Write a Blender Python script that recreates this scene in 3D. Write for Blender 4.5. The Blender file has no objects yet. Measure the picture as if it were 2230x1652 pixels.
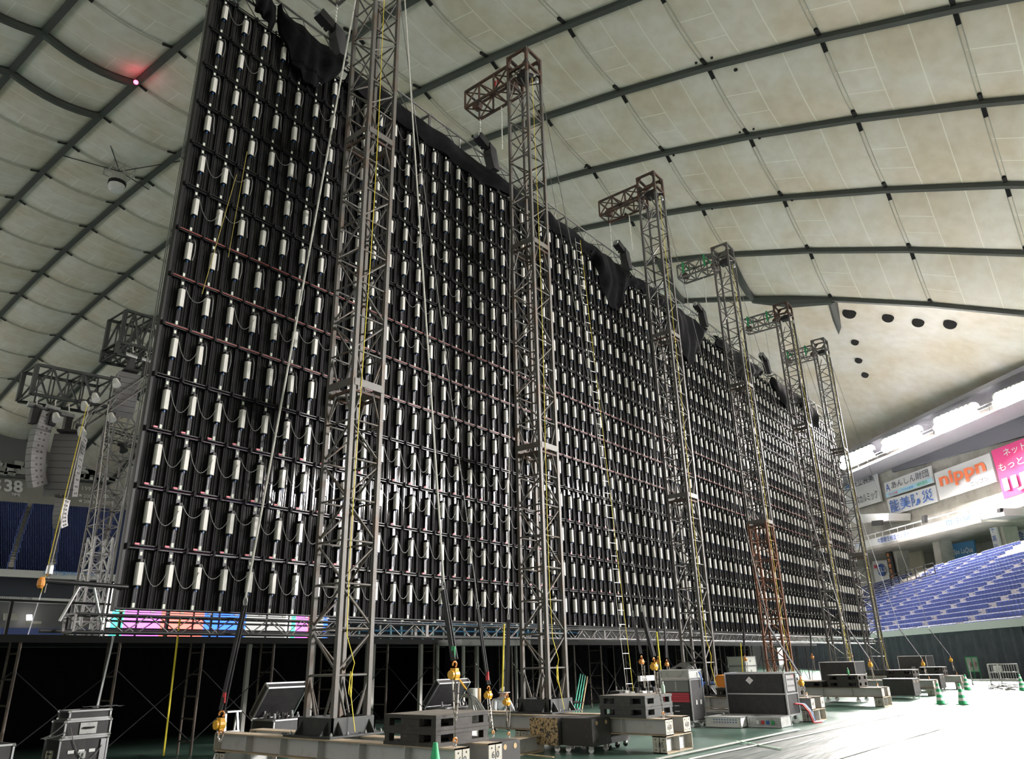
import bpy, math, random
from mathutils import Vector, Matrix
random.seed(7)
V = Vector
scene = bpy.context.scene
C = scene.collection
# ------------------------------------------------------------------ camera
FW, FH, FPX = 2230, 1652, 1616.7
YAW, PITCH, ROLL, CAMH = math.radians(51.932), math.radians(20.78), math.radians(-1.274), 1.72
_cy, _sy, _cp, _sp = math.cos(YAW), math.sin(YAW), math.cos(PITCH), math.sin(PITCH)
FWD = V((_sy*_cp, _cy*_cp, _sp)); _r = V((_cy, -_sy, 0)); _u = _r.cross(FWD)
RT = math.cos(ROLL)*_r + math.sin(ROLL)*_u; UP = -math.sin(ROLL)*_r + math.cos(ROLL)*_u
CAM = V((0, 0, CAMH))
cam = bpy.data.cameras.new('camera'); camo = bpy.data.objects.new('camera', cam); C.objects.link(camo)
camo.matrix_world = Matrix(((RT.x, UP.x, -FWD.x, 0), (RT.y, UP.y, -FWD.y, 0), (RT.z, UP.z, -FWD.z, CAMH), (0, 0, 0, 1)))
cam.sensor_width = 36; cam.lens = FPX/FW*36; cam.clip_end = 1000; cam.clip_start = .1
scene.camera = camo
# ------------------------------------------------------------------ world, exposure
w = bpy.data.worlds.new('world'); scene.world = w; w.use_nodes = True
w.node_tree.nodes['Background'].inputs[0].default_value = (.86, .83, .78, 1)
w.node_tree.nodes['Background'].inputs[1].default_value = .68
scene.view_settings.view_transform = 'Standard'; scene.view_settings.look = 'None'
scene.view_settings.exposure = 1.4; scene.view_settings.gamma = 1.0
scene.view_settings.use_curve_mapping = False
LAMP_RIGHT, LAMP_BACK = 2050.0, 380.0      # radiance of the floodlight lenses
scene.cycles.max_bounces = 8; scene.cycles.diffuse_bounces = 4; scene.cycles.glossy_bounces = 3
scene.cycles.sample_clamp_indirect = 8.0; scene.cycles.use_denoising = True
# survey helpers: where a sight line meets a plane of the place
def ray(x, y): return FWD + RT*((x-FW/2)/FPX) + UP*((FH/2-y)/FPX)
def G(x, y, z=0.0): d = ray(x, y); return CAM + d*((z-CAMH)/d.z)
def OY(x, y, Y): d = ray(x, y); return CAM + d*(Y/d.y)
def OX(x, y, X): d = ray(x, y); return CAM + d*(X/d.x)
def OP(x, y, n, k): d = ray(x, y); return CAM + d*((k-n.dot(CAM))/n.dot(d))
# ------------------------------------------------------------------ materials
M = {}
def mat(name, col, rough=.6, metal=0.0, spec=.5, noise=None, bump=0, emit=None, estr=0, alpha=1.0, trans=0):
    m = bpy.data.materials.new(name); m.use_nodes = True; nt = m.node_tree; b = nt.nodes['Principled BSDF']
    b.inputs['Base Color'].default_value = (*col, 1); b.inputs['Roughness'].default_value = rough
    b.inputs['Metallic'].default_value = metal; b.inputs['Specular IOR Level'].default_value = spec
    if alpha < 1: b.inputs['Alpha'].default_value = alpha
    if emit: b.inputs['Emission Color'].default_value = (*emit, 1); b.inputs['Emission Strength'].default_value = estr
    if noise:   # (second colour, scale, low, high)
        c2, sc, lo, hi = noise
        tc = nt.nodes.new('ShaderNodeTexCoord'); n = nt.nodes.new('ShaderNodeTexNoise')
        n.inputs['Scale'].default_value = sc; n.inputs['Detail'].default_value = 6; n.inputs['Roughness'].default_value = .65
        r = nt.nodes.new('ShaderNodeValToRGB'); r.color_ramp.elements[0].position = lo; r.color_ramp.elements[1].position = hi
        r.color_ramp.elements[0].color = (*col, 1); r.color_ramp.elements[1].color = (*c2, 1)
        geo = nt.nodes.new('ShaderNodeNewGeometry')
        nt.links.new(geo.outputs['Position'], n.inputs['Vector']); nt.links.new(n.outputs['Fac'], r.inputs['Fac'])
        nt.links.new(r.outputs['Color'], b.inputs['Base Color'])
        if bump:
            bp = nt.nodes.new('ShaderNodeBump'); bp.inputs['Strength'].default_value = bump; bp.inputs['Distance'].default_value = .02
            nt.links.new(n.outputs['Fac'], bp.inputs['Height']); nt.links.new(bp.outputs['Normal'], b.inputs['Normal'])
    M[name] = m; return m
mat('steel', (.125, .12, .11), .55, .15, noise=((.12, .085, .06), 2.2, .48, .66), bump=.15)
mat('steel_far', (.135, .13, .125), .45, .35, noise=((.10, .085, .075), 1.5, .5, .7))
mat('rust', (.20, .085, .045), .75, .1, noise=((.10, .06, .045), 3.0, .45, .65), bump=.2)
mat('rust_dark', (.11, .06, .042), .7, .2, noise=((.05, .04, .036), 4.0, .45, .6))
mat('shoe_black', (.035, .040, .040), .5, .2, noise=((.07, .07, .068), 6, .5, .75))
mat('alu', (.55, .56, .57), .32, .9)
mat('alu_dull', (.42, .43, .42), .45, .6, noise=((.25, .25, .24), 5, .5, .7))
mat('panel_black', (.012, .012, .013), .07, 0, .28, noise=((.022, .021, .022), 3, .4, .7))
mat('panel_rib', (.009, .009, .010), .6, 0, .15)
mat('spine', (.035, .036, .040), .30, .6)
mat('box_white', (.62, .61, .57), .38, 0, .5)
mat('cap_black', (.012, .012, .012), .5)
mat('connector_blue', (.02, .10, .30), .4)
mat('tag_white', (.66, .70, .60), .6)
mat('tag_pink', (.75, .22, .28), .6)
mat('rail_black', (.012, .012, .013), .4, 0, .4)
mat('rail_red', (.20, .03, .025), .5)
mat('cable_grey', (.16, .16, .155), .5)
mat('black', (.012, .012, .013), .55)
mat('black_fabric', (.006, .006, .007), .95, 0, .1, noise=((.011, .011, .012), 3, .4, .7))
mat('drape', (.085, .09, .108), .95, 0, .1, noise=((.115, .12, .14), 1.2, .4, .7))  # black curtain cloth, its colour lifted to imitate lens glare
mat('web_grey', (.52, .53, .53), .55, .1, noise=((.40, .38, .33), 4, .55, .75))
mat('flange_dust', (.46, .36, .24), .8, noise=((.33, .28, .22), 5, .4, .65), bump=.1)
mat('plate_grey', (.50, .48, .42), .7, noise=((.33, .24, .14), 7, .56, .72))
mat('ink', (.08, .08, .09), .8)
mat('ballast_black', (.028, .025, .022), .6, noise=((.06, .052, .042), 8, .5, .7))
mat('ballast_grey', (.05, .055, .055), .55, noise=((.085, .08, .07), 8, .5, .7))
mat('ballast_top', (.17, .15, .115), .85, noise=((.09, .08, .065), 4, .4, .65))
mat('ply_worn', (.55, .40, .22), .8, noise=((.05, .05, .05), 26, .50, .55))
mat('ply_raw', (.55, .40, .22), .8, noise=((.42, .30, .16), 8, .4, .7))
mat('ply_black', (.045, .043, .042), .7, noise=((.09, .075, .055), 7, .58, .7))
mat('case_black', (.020, .020, .022), .45, noise=((.035, .034, .034), 9, .4, .7))
mat('chrome', (.7, .7, .7), .2, .95)
mat('rubber', (.02, .02, .02), .7)
mat('hoist_yellow', (.78, .40, .03), .42)
mat('hoist_orange', (.62, .24, .04), .5)
mat('chain', (.30, .28, .25), .4, .8)
mat('sling_black', (.035, .035, .038), .8)
mat('wire', (.22, .22, .215), .5, .3)
mat('rope_white', (.62, .61, .56), .7)
mat('rope_yellow', (.80, .65, .04), .6)
mat('rope_dull', (.34, .27, .05), .7)
mat('rim_grey', (.30, .30, .33), .7)
mat('green_tag', (.03, .33, .12), .6)
mat('red_tag', (.6, .04, .05), .6)
mat('cone_green', (.03, .42, .17), .5)
mat('cone_white', (.8, .8, .8), .45)
mat('orange_box', (.85, .30, .03), .6)
mat('blue_box', (.03, .13, .45), .5)
mat('red_box', (.62, .05, .08), .5)
mat('grey_box', (.40, .41, .38), .6)
mat('jacket', (.42, .44, .46), .85)
mat('helmet_white', (.75, .75, .73), .35)
mat('trousers', (.10, .11, .14), .85)
mat('skin', (.52, .34, .26), .6)
mat('card_tube', (.55, .38, .20), .8)
mat('speaker_grey', (.19, .19, .19), .7)
mat('speaker_side', (.19, .19, .185), .6)
mat('truss_green', (.018, .022, .020), .5, .2)
mat('concrete', (.62, .60, .55), .85, noise=((.44, .42, .38), .6, .4, .7))
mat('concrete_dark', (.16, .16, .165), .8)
mat('cream', (.66, .61, .48), .8)
mat('facade_white', (.72, .72, .72), .7)
mat('lintel', (.16, .165, .19), .7)
mat('sign_white', (.80, .80, .80), .5)
mat('sign_pink', (.75, .06, .25), .5)
mat('sign_blue', (.06, .22, .45), .5)
mat('ink_dark', (.10, .10, .13), .6)
mat('ink_blue', (.05, .13, .45), .6)
mat('ink_lightblue', (.10, .30, .70), .6)
mat('ink_orange', (.85, .20, .08), .6)
mat('ink_red', (.75, .05, .12), .6)
mat('ink_white', (.82, .82, .82), .6)
mat('ink_green', (.08, .40, .15), .6)
mat('ink_amber', (.80, .30, .08), .6)
mat('sky_strip', (.45, .72, .85), .6)
mat('seat_blue', (.06, .09, .26), .55, 0, .3)
mat('seat_pale', (.60, .61, .66), .4)  # seat legs; on the top lips it paints the white highlight
mat('stair', (.45, .43, .40), .8)
mat('glass_dark', (.02, .03, .05), .5)
mat('wall_far', (.36, .35, .315), .85, noise=((.32, .31, .28), .3, .4, .7))
mat('wall_letter', (.90, .90, .88), .7)
mat('deck_black', (.018, .018, .019), .7)
mat('deck_grey', (.22, .22, .22), .6)
mat('white_post', (.55, .54, .50), .55)
mat('brown_post', (.13, .10, .08), .6, .2, noise=((.06, .055, .05), 6, .45, .65))
mat('green_pole', (.03, .40, .26), .5)
mat('cable_roof', (.060, .068, .062), .8)
mat('rope_roof', (.46, .46, .40), .9)
mat('vent_black', (.008, .008, .008), .9)
mat('plastic_bottle', (.55, .75, .62), .15)
mat('red_lamp', (.9, .02, .05), .4, emit=(1, .03, .10), estr=9)
mat('led_green', (.1, .6, .2), .4, emit=(.1, 1, .3), estr=2)
mat('led_red', (.6, .05, .05), .4, emit=(1, .05, .05), estr=3)
mat('tape_green', (.22, .42, .26), .7)
mat('stage_lamp', (.7, .7, .66), .3)
for nm, c in dict(white=(1, 1, 1), yellow=(1, .95, .45), cyan=(.05, .75, 1), green=(.05, .85, .35), magenta=(.95, .10, 1), red=(1, .10, .08), blue=(.03, .10, 1), grey=(.42, .42, .40)).items():
    mat('led_'+nm+'_bar', (.05, .05, .05), .4, emit=c, estr=2.2 if nm != 'grey' else .8)
mat('lens_right', (1, 1, 1), .3, emit=(1, .94, .91), estr=LAMP_RIGHT)
mat('lens_back', (1, 1, 1), .3, emit=(1, .95, .92), estr=LAMP_BACK)
mat('lens_side', (1, 1, 1), .3, emit=(1, .95, .92), estr=LAMP_BACK*.22)
mat('lamp_glow', (1, 1, 1), .3, emit=(1, .97, .9), estr=4)

def roof_material():
    m = bpy.data.materials.new('membrane'); m.use_nodes = True; nt = m.node_tree; b = nt.nodes['Principled BSDF']
    b.inputs['Roughness'].default_value = .85; b.inputs['Specular IOR Level'].default_value = .2
    L = nt.links.new; N = nt.nodes.new
    uv = N('ShaderNodeUVMap'); uv.uv_map = 'UVMap'; sep = N('ShaderNodeSeparateXYZ'); L(uv.outputs[0], sep.inputs[0])
    def math_(op, a, bb=None):
        n = N('ShaderNodeMath'); n.operation = op
        for k, vv in enumerate((a, bb)):
            if vv is None: continue
            if isinstance(vv, (int, float)): n.inputs[k].default_value = vv
            else: L(vv, n.inputs[k])
        return n.outputs[0]
    u, v = sep.outputs[0], sep.outputs[1]
    def line(c, at, wd): return math_('LESS_THAN', math_('ABSOLUTE', math_('SUBTRACT', c, at)), wd)
    s = math_('MAXIMUM', line(v, .333, .005), line(v, .667, .005))
    inner = math_('MULTIPLY', math_('GREATER_THAN', v, .667), 1.0)
    cross = math_('MULTIPLY', math_('MAXIMUM', line(u, .37, .005), line(u, .64, .005)), inner)
    s = math_('MAXIMUM', s, cross)
    geo = N('ShaderNodeNewGeometry')
    n1 = N('ShaderNodeTexNoise'); n1.inputs['Scale'].default_value = .16; n1.inputs['Detail'].default_value = 5
    n2 = N('ShaderNodeTexNoise'); n2.inputs['Scale'].default_value = .9; n2.inputs['Detail'].default_value = 6
    L(geo.outputs['Position'], n1.inputs['Vector']); L(geo.outputs['Position'], n2.inputs['Vector'])
    r1 = N('ShaderNodeValToRGB'); r1.color_ramp.elements[0].color = (.68, .615, .50, 1); r1.color_ramp.elements[1].color = (.78, .755, .70, 1)
    r1.color_ramp.elements[0].position = .35; r1.color_ramp.elements[1].position = .6; L(n1.outputs['Fac'], r1.inputs['Fac'])
    mx = N('ShaderNodeMix'); mx.data_type = 'RGBA'; mx.blend_type = 'MULTIPLY'; mx.inputs['Factor'].default_value = .35
    r2 = N('ShaderNodeValToRGB'); r2.color_ramp.elements[0].position = .3; r2.color_ramp.elements[1].position = .62
    r2.color_ramp.elements[0].color = (.72, .68, .60, 1); r2.color_ramp.elements[1].color = (1, 1, 1, 1); L(n2.outputs['Fac'], r2.inputs['Fac'])
    L(r1.outputs[0], mx.inputs['A']); L(r2.outputs[0], mx.inputs['B'])
    m2 = N('ShaderNodeMix'); m2.data_type = 'RGBA'; L(math_('MULTIPLY', s, .75), m2.inputs['Factor']); L(mx.outputs['Result'], m2.inputs['A'])
    m2.inputs['B'].default_value = (.93, .92, .84, 1); L(m2.outputs['Result'], b.inputs['Base Color'])
    M['membrane'] = m
roof_material()
def floor_material():
    m = bpy.data.materials.new('green_floor'); m.use_nodes = True; nt = m.node_tree; b = nt.nodes['Principled BSDF']
    L = nt.links.new; N = nt.nodes.new; geo = N('ShaderNodeNewGeometry')
    n1 = N('ShaderNodeTexNoise'); n1.inputs['Scale'].default_value = .7; n1.inputs['Detail'].default_value = 6; L(geo.outputs['Position'], n1.inputs['Vector'])
    r = N('ShaderNodeValToRGB'); r.color_ramp.elements[0].color = (.055, .115, .085, 1); r.color_ramp.elements[1].color = (.10, .18, .14, 1)
    r.color_ramp.elements[0].position = .35; r.color_ramp.elements[1].position = .68; L(n1.outputs[0], r.inputs[0]); L(r.outputs[0], b.inputs['Base Color'])
    rr = N('ShaderNodeMapRange'); rr.inputs['To Min'].default_value = .22; rr.inputs['To Max'].default_value = .5; L(n1.outputs[0], rr.inputs[0]); L(rr.outputs[0], b.inputs['Roughness'])
    M['green_floor'] = m
    # translucent protective sheet lying in wrinkles
    m = bpy.data.materials.new('plastic_sheet'); m.use_nodes = True; nt = m.node_tree; b = nt.nodes['Principled BSDF']
    L = nt.links.new; N = nt.nodes.new; geo = N('ShaderNodeNewGeometry'); mp = N('ShaderNodeMapping'); mp.inputs['Rotation'].default_value = (0, 0, .5); mp.inputs['Scale'].default_value = (.25, 2.2, 1)
    L(geo.outputs['Position'], mp.inputs['Vector'])
    n1 = N('ShaderNodeTexNoise'); n1.inputs['Scale'].default_value = 1.6; n1.inputs['Detail'].default_value = 7; n1.inputs['Distortion'].default_value = .8; L(mp.outputs[0], n1.inputs['Vector'])
    r = N('ShaderNodeValToRGB'); r.color_ramp.elements[0].color = (.028, .055, .040, 1); r.color_ramp.elements[1].color = (.15, .165, .152, 1)
    r.color_ramp.elements[0].position = .3; r.color_ramp.elements[1].position = .62; L(n1.outputs[0], r.inputs[0]); L(r.outputs[0], b.inputs['Base Color'])
    bp = N('ShaderNodeBump'); bp.inputs['Strength'].default_value = .8; bp.inputs['Distance'].default_value = .05; L(n1.outputs[0], bp.inputs['Height']); L(bp.outputs[0], b.inputs['Normal'])
    b.inputs['Roughness'].default_value = .55; b.inputs['Specular IOR Level'].default_value = .06
    M['plastic_sheet'] = m
floor_material()
# ------------------------------------------------------------------ building helpers
ORG = {}
def link(o, parent=None, org=None):
    C.objects.link(o)
    if parent is not None: o.parent = parent
    ORG[o.name] = org if org is not None else (ORG.get(parent.name, V((0, 0, 0))) if parent is not None else V((0, 0, 0)))
    return o
def tag(o, label=None, cat=None, group=None, kind=None):
    if label: o['label'] = label
    if cat: o['category'] = cat
    if group: o['group'] = group
    if kind: o['kind'] = kind
    return o
def thing(name, label, cat, loc=(0, 0, 0), rz=0, group=None, kind=None):
    o = bpy.data.objects.new(name, None); o.empty_display_size = .2
    loc = V(loc); o.location = loc; o.rotation_euler = (0, 0, rz)
    link(o, None, loc if rz == 0 else V((0, 0, 0)))
    return tag(o, label, cat, group, kind)
class MB:
    def __init__(s): s.v = []; s.f = []; s.m = []; s.mi = 0
    def face(s, pts):
        b = len(s.v); s.v += [tuple(p) for p in pts]; s.f.append(tuple(range(b, b+len(pts)))); s.m.append(s.mi); return s
    def faces(s, vs, fs):
        b = len(s.v); s.v += [tuple(p) for p in vs]; s.f += [tuple(b+i for i in f) for f in fs]; s.m += [s.mi]*len(fs); return s
    def box(s, x0, y0, z0, x1, y1, z1):
        vs = [(x0, y0, z0), (x1, y0, z0), (x1, y1, z0), (x0, y1, z0), (x0, y0, z1), (x1, y0, z1), (x1, y1, z1), (x0, y1, z1)]
        return s.faces(vs, [(3, 2, 1, 0), (4, 5, 6, 7), (0, 1, 5, 4), (1, 2, 6, 5), (2, 3, 7, 6), (3, 0, 4, 7)])
    def frame(s, d, hint=None):
        d = d.normalized(); h = hint or (V((0, 0, 1)) if abs(d.z) < .9 else V((1, 0, 0)))
        a = h.cross(d).normalized(); return a, d.cross(a)
    def bar(s, p, q, wd, ht=None, hint=None):
        p, q = V(p), V(q); ht = ht or wd; a, b = s.frame(q-p, hint); a, b = a*wd/2, b*ht/2
        vs = [p-a-b, p+a-b, p+a+b, p-a+b, q-a-b, q+a-b, q+a+b, q-a+b]
        return s.faces(vs, [(3, 2, 1, 0), (4, 5, 6, 7), (0, 1, 5, 4), (1, 2, 6, 5), (2, 3, 7, 6), (3, 0, 4, 7)])
    def tube(s, pts, r, n=6, caps=True):
        pts = [V(p) for p in pts]; rs = r if isinstance(r, (list, tuple)) else [r]*len(pts)
        vs = []; a = None
        for i, p in enumerate(pts):
            d = (pts[min(i+1, len(pts)-1)]-pts[max(i-1, 0)])
            d = d.normalized() if d.length > 1e-9 else V((0, 0, 1))
            if a is None: a, b = s.frame(d)
            else:
                a = (a-d*a.dot(d)); a = a.normalized() if a.length > 1e-6 else s.frame(d)[0]; b = d.cross(a)
            for k in range(n):
                t = 2*math.pi*k/n; vs.append(p+a*math.cos(t)*rs[i]+b*math.sin(t)*rs[i])
        fs = [(i*n+k, i*n+(k+1) % n, (i+1)*n+(k+1) % n, (i+1)*n+k) for i in range(len(pts)-1) for k in range(n)]
        if caps: fs += [tuple(range(n-1, -1, -1)), tuple((len(pts)-1)*n+k for k in range(n))]
        return s.faces(vs, fs)
    def disc(s, c, nrm, r, n=16, th=.02):
        nrm = V(nrm).normalized(); return s.tube([V(c)-nrm*th/2, V(c)+nrm*th/2], r, n)
    def lathe(s, c, prof, n=16):
        c = V(c); vs = []
        for (r, z) in prof:
            for k in range(n): t = 2*math.pi*k/n; vs.append(c+V((r*math.cos(t), r*math.sin(t), z)))
        fs = [(i*n+k, i*n+(k+1) % n, (i+1)*n+(k+1) % n, (i+1)*n+k) for i in range(len(prof)-1) for k in range(n)]
        fs += [tuple(range(n-1, -1, -1)), tuple((len(prof)-1)*n+k for k in range(n))]
        return s.faces(vs, fs)
    def prism(s, poly, d):
        poly = [V(p) for p in poly]; d = V(d); n = len(poly)
        vs = poly+[p+d for p in poly]
        return s.faces(vs, [tuple(range(n-1, -1, -1)), tuple(range(n, 2*n))]+[(k, (k+1) % n, n+(k+1) % n, n+k) for k in range(n)])
    def grid(s, rows, close=False):
        n = len(rows[0]); vs = [p for r in rows for p in r]
        return s.faces(vs, [(i*n+k, i*n+k+1, (i+1)*n+k+1, (i+1)*n+k) for i in range(len(rows)-1) for k in range(n-1)])
    def mesh(s, name, mats, smooth=False, org=None, recalc=True):
        me = bpy.data.meshes.new(name); o = org or V((0, 0, 0))
        me.from_pydata([(p[0]-o.x, p[1]-o.y, p[2]-o.z) for p in s.v], [], s.f)
        for m in (mats if isinstance(mats, (list, tuple)) else [mats]): me.materials.append(M[m])
        me.polygons.foreach_set('material_index', s.m)
        if smooth: me.polygons.foreach_set('use_smooth', [True]*len(s.f))
        me.update(); return me
    def build(s, name, mats, parent=None, smooth=False, local=False):
        org = V((0, 0, 0)) if (local or parent is None) else ORG.get(parent.name, V((0, 0, 0)))
        o = bpy.data.objects.new(name, s.mesh(name, mats, smooth, org)); return link(o, parent)
UNIT = {}
def member(name, p, q, wd, m, parent, ht=None, round_=False, hint=None):
    """one straight bar or pipe: an object of its own on shared mesh data"""
    key = (m, round_)
    if key not in UNIT:
        b = MB()
        if round_: b.tube([(0, 0, 0), (0, 0, 1)], .5, 8)
        else: b.box(-.5, -.5, 0, .5, .5, 1)
        UNIT[key] = b.mesh('pipe' if round_ else 'bar', m, round_)
    o = bpy.data.objects.new(name, UNIT[key]); org = ORG.get(parent.name, V((0, 0, 0))) if parent else V((0, 0, 0))
    p, q = V(p)-org, V(q)-org; d = q-p; a, b = MB().frame(d, hint); ht = ht or wd; z = d.normalized()
    o.matrix_local = Matrix(((a.x*wd, b.x*ht, d.x, p.x), (a.y*wd, b.y*ht, d.y, p.y), (a.z*wd, b.z*ht, d.z, p.z), (0, 0, 0, 1)))
    return link(o, parent)
def inst(name, me, parent, loc, rz=0, org=None):
    o = bpy.data.objects.new(name, me); pl = ORG.get(parent.name, V((0, 0, 0))) if parent else V((0, 0, 0))
    o.location = V(loc)-pl; o.rotation_euler = (0, 0, rz); return link(o, parent, V(loc) if rz == 0 else None)
TEXTS = {}
BOLD = {'S', '38', 'TIME', 'nippn', 'IIJ', '2007', '2008', '2013', '2014'}
def text_mesh(s):
    if s not in TEXTS: TEXTS[s] = _text_mesh(s)
    return TEXTS[s]
def _text_mesh(s):
    """lettering as flat mesh, normalised to a unit box; returns verts, faces, aspect"""
    cu = bpy.data.curves.new('lettering', 'FONT'); cu.body = s; cu.resolution_u = 2; cu.offset = .03 if s in BOLD else .008
    o = bpy.data.objects.new('lettering', cu); C.objects.link(o)
    bpy.context.view_layer.update(); dg = bpy.context.evaluated_depsgraph_get()
    me = bpy.data.meshes.new_from_object(o.evaluated_get(dg))
    vs = [v.co.copy() for v in me.vertices]; fs = [tuple(p.vertices) for p in me.polygons]
    bpy.data.objects.remove(o); bpy.data.curves.remove(cu); bpy.data.meshes.remove(me)
    if not vs: return [], [], 1
    x0 = min(v.x for v in vs); x1 = max(v.x for v in vs); y0 = min(v.y for v in vs); y1 = max(v.y for v in vs)
    return [((v.x-x0)/(x1-x0), (v.y-y0)/(y1-y0)) for v in vs], fs, (x1-x0)/(y1-y0)
def letter(s, quad, box, m, parent, off, name='lettering'):
    """lettering laid into box (u0,v0,u1,v1) of a quad given bottom-left, bottom-right, top-right, top-left"""
    uv, fs, _ = text_mesh(s)
    if not uv: return None
    a, b, c, d = [V(p) for p in quad]; off = V(off); mb = MB(); vs = []
    for (u, v) in uv:
        U = box[0]+(box[2]-box[0])*u; W = box[1]+(box[3]-box[1])*v
        vs.append(a*(1-U)*(1-W)+b*U*(1-W)+c*U*W+d*(1-U)*W+off)
    mb.faces(vs, fs); return mb.build(name, m, parent)
def catenary(p, q, sag, n=8):
    p, q = V(p), V(q); return [p.lerp(q, i/n)+V((0, 0, -sag*4*(i/n)*(1-i/n))) for i in range(n+1)]

for s in ['共立製薬', '日本カルミック', 'A', 'あんしん財団', '中小企業', 'ケガの補償', '福利厚生', '能美防災', 'nippn', 'ニップン', 'ネットを', 'もっと快', 'IIJ', 'インターネット', '中部衛生検査センター', '人のハたスヘ', '小泉', 'm', 'ット', 'Spa LaQua', '商会', 'ELS', 'M', *'東京衛生セン', *'千高砂熱', 'S', '38', 'TIME', '2007', '★2012', '2008', '2013', '★2009', '2014', '1997', '★2002', '★2003', '文教大学付属中学校・高等学校', 'カスタマーデスク 22ゲート内側', '6.0', '1.05']: text_mesh(s)
# ================================================================== THE SETTING
fl = MB(); fl.box(-90, -95, -.25, 160, 185, 0); tag(fl.build('floor', 'green_floor'), 'green protective floor laid over the whole field', kind='structure')
# plastic sheet lying on the floor, its edge running along the ballast ends
sh = MB(); rows = []
NX, NY = 60, 24
for i in range(NX+1):
    X = 60-115*(1-i/NX)**2.2; r = []
    for j in range(NY+1):
        ye = 6.95+.10*math.sin(X*1.1)+.07*math.sin(X*2.7)-(.0 if X > 13 else (13-X)*.9)
        yl = max(-48, 5.2+(X-58)*.607+.7) if X > -20 else -48; ye = max(ye, yl+1); Y = ye+(yl-ye)*(j/NY)**1.6  # unseen part behind the camera, extended to bounce light at the roof
        r.append((X, Y, .012+.02*abs(math.sin(X*.9+Y*1.7)*math.sin(X*.31-Y*.8))*(1 if j else 0)))
    rows.append(r)
sh.grid(rows); o = sh.build('protective_sheet', 'plastic_sheet', smooth=True)
tag(o, 'pale translucent plastic sheet spread in wrinkles over the green floor', 'floor sheet')
for k, (a, b, wd) in enumerate([((1430, 1652), (1740, 1587), .09), ((1500, 1652), (2228, 1500), .05), ((1150, 1642), (1205, 1648), .05), ((1700, 1630), (1600, 1612), .04), ((1820, 1652), (2050, 1585), .05)]):
    p, q = G(*a, .035), G(*b, .035); t = MB(); t.bar(p, q, wd, .012)
    tag(t.build('floor_tape', ['grey_box', 'rope_white', 'ply_raw', 'tape_green', 'rope_white'][k]),
        ['wide pale tape strip along the sheet edge before the ballast', 'long white tape line crossing the sheet to the cones', 'short tan tape mark beside the wheeled wooden boxes', 'short dull green tape mark near the black rack', 'thin white tape seam at the lower right of the sheet'][k], 'tape')
# ---------------- roof
RX = [39.7+8.5*i for i in range(-13, 6)]
for i, v_ in zip(range(-3, 6), (15.88, 24.91, 34.09, 43.18, 52.33, 61.21, 69.32, 76.13, 82.14)): RX[i+13] = v_
for i in range(-13, -3): RX[i+13] = 15.88+9.05*(i+3)
RY = {0: -.39, 1: 8.57, 2: 18.01, 3: 26.80, 4: 35.76, 5: 44.87, 6: 53.28, 7: 61.42, 8: 69.53, 9: 77.85, 10: 85.87, 11: 93.66, 12: 101.56, 13: 109.41, 14: 117.04, 15: 124.67, 16: 132.43, 17: 140.45, 18: 148.55, 19: 157.2, 20: 166.0}
for j in range(-8, 0): RY[j] = -.39+8.9*j
SC = [((0, 0), 6.025), ((1, 0), .155), ((0, 1), -.157), ((2, 0), .017), ((1, 1), -.028), ((0, 2), -.624), ((4, 0), -.388), ((0, 4), -.021), ((2, 2), -.264), ((3, 0), -.148), ((0, 3), -.031)]
def rz(X, Y):
    p, q = (X-10)/60, (Y-90)/60
    return 10*sum(c*p**m*q**n for (m, n), c in SC)
def px(P):
    d = V(P)-CAM; z = d.dot(FWD)
    return (FW/2+FPX*d.dot(RT)/z, FH/2-FPX*d.dot(UP)/z) if z > .5 else (-9e9, 9e9)
def behind_wall(x, y):   # silhouette of the screen wall in the survey frame
    top = -15+(936+15)*(x-467)/(1812-467); lef = 250+(467-250)*(1328-y)/1343; rig = 1894-(1894-1812)*(1388-y)/452
    return lef+8 < x < rig-8 and top+60 < y < 1330
ceil = thing('ceiling', 'air supported dome roof of pale fabric panels between dark cables', None, kind='structure')
ceil['kind'] = 'structure'
rest = MB(); rest_uv = []
def panel_grid(x0, x1, y0, y1, n, m, b=-.80):
    pts = []
    for i in range(n+1):
        u = i/n; r = []
        for j in range(m+1):
            v_ = j/m; X = x0+(x1-x0)*u; Y = y0+(y1-y0)*v_
            z = rz(x0, y0)*(1-u)*(1-v_)+rz(x1, y0)*u*(1-v_)+rz(x1, y1)*u*v_+rz(x0, y1)*(1-u)*v_
            z += b*(4*u*(1-u))**.9*(.86+.14*4*v_*(1-v_))
            r.append((X, Y, z, u, v_))
        pts.append(r)
    return pts
def uv_mesh(name, grids):
    mb = MB(); uvs = []
    for g in grids:
        n, m = len(g)-1, len(g[0])-1; b0 = len(mb.v)
        mb.v += [q[:3] for r in g for q in r]; fl_ = [q[3:] for r in g for q in r]
        for i in range(n):
            for j in range(m):
                f = (i*(m+1)+j, (i+1)*(m+1)+j, (i+1)*(m+1)+j+1, i*(m+1)+j+1)
                mb.f.append(tuple(b0+k for k in f)); mb.m.append(0); uvs += [fl_[k] for k in f]
    me = mb.mesh(name, 'membrane', smooth=True); ul = me.uv_layers.new(name='UVMap')
    for k, t in enumerate(uvs): ul.data[k].uv = t
    return me
rest_g = []
for i in range(-13, 5):
    for j in range(-8, 20):
        x0, x1, y0, y1 = RX[i+13], RX[i+14], RY[j], RY[j+1]
        g = panel_grid(x0, x1, y0, y1, 10, 4)
        pr = [px((q[0], q[1], q[2])) for r in g[::5] for q in r[::2]]
        vis = any(-20 < a < FW+20 and -20 < b < FH and not behind_wall(a, b) for a, b in pr)
        if vis: link(bpy.data.objects.new('membrane_panel', uv_mesh('membrane_panel', [g])), ceil)
        else: rest_g.append(panel_grid(x0, x1, y0, y1, 4, 2))
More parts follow.
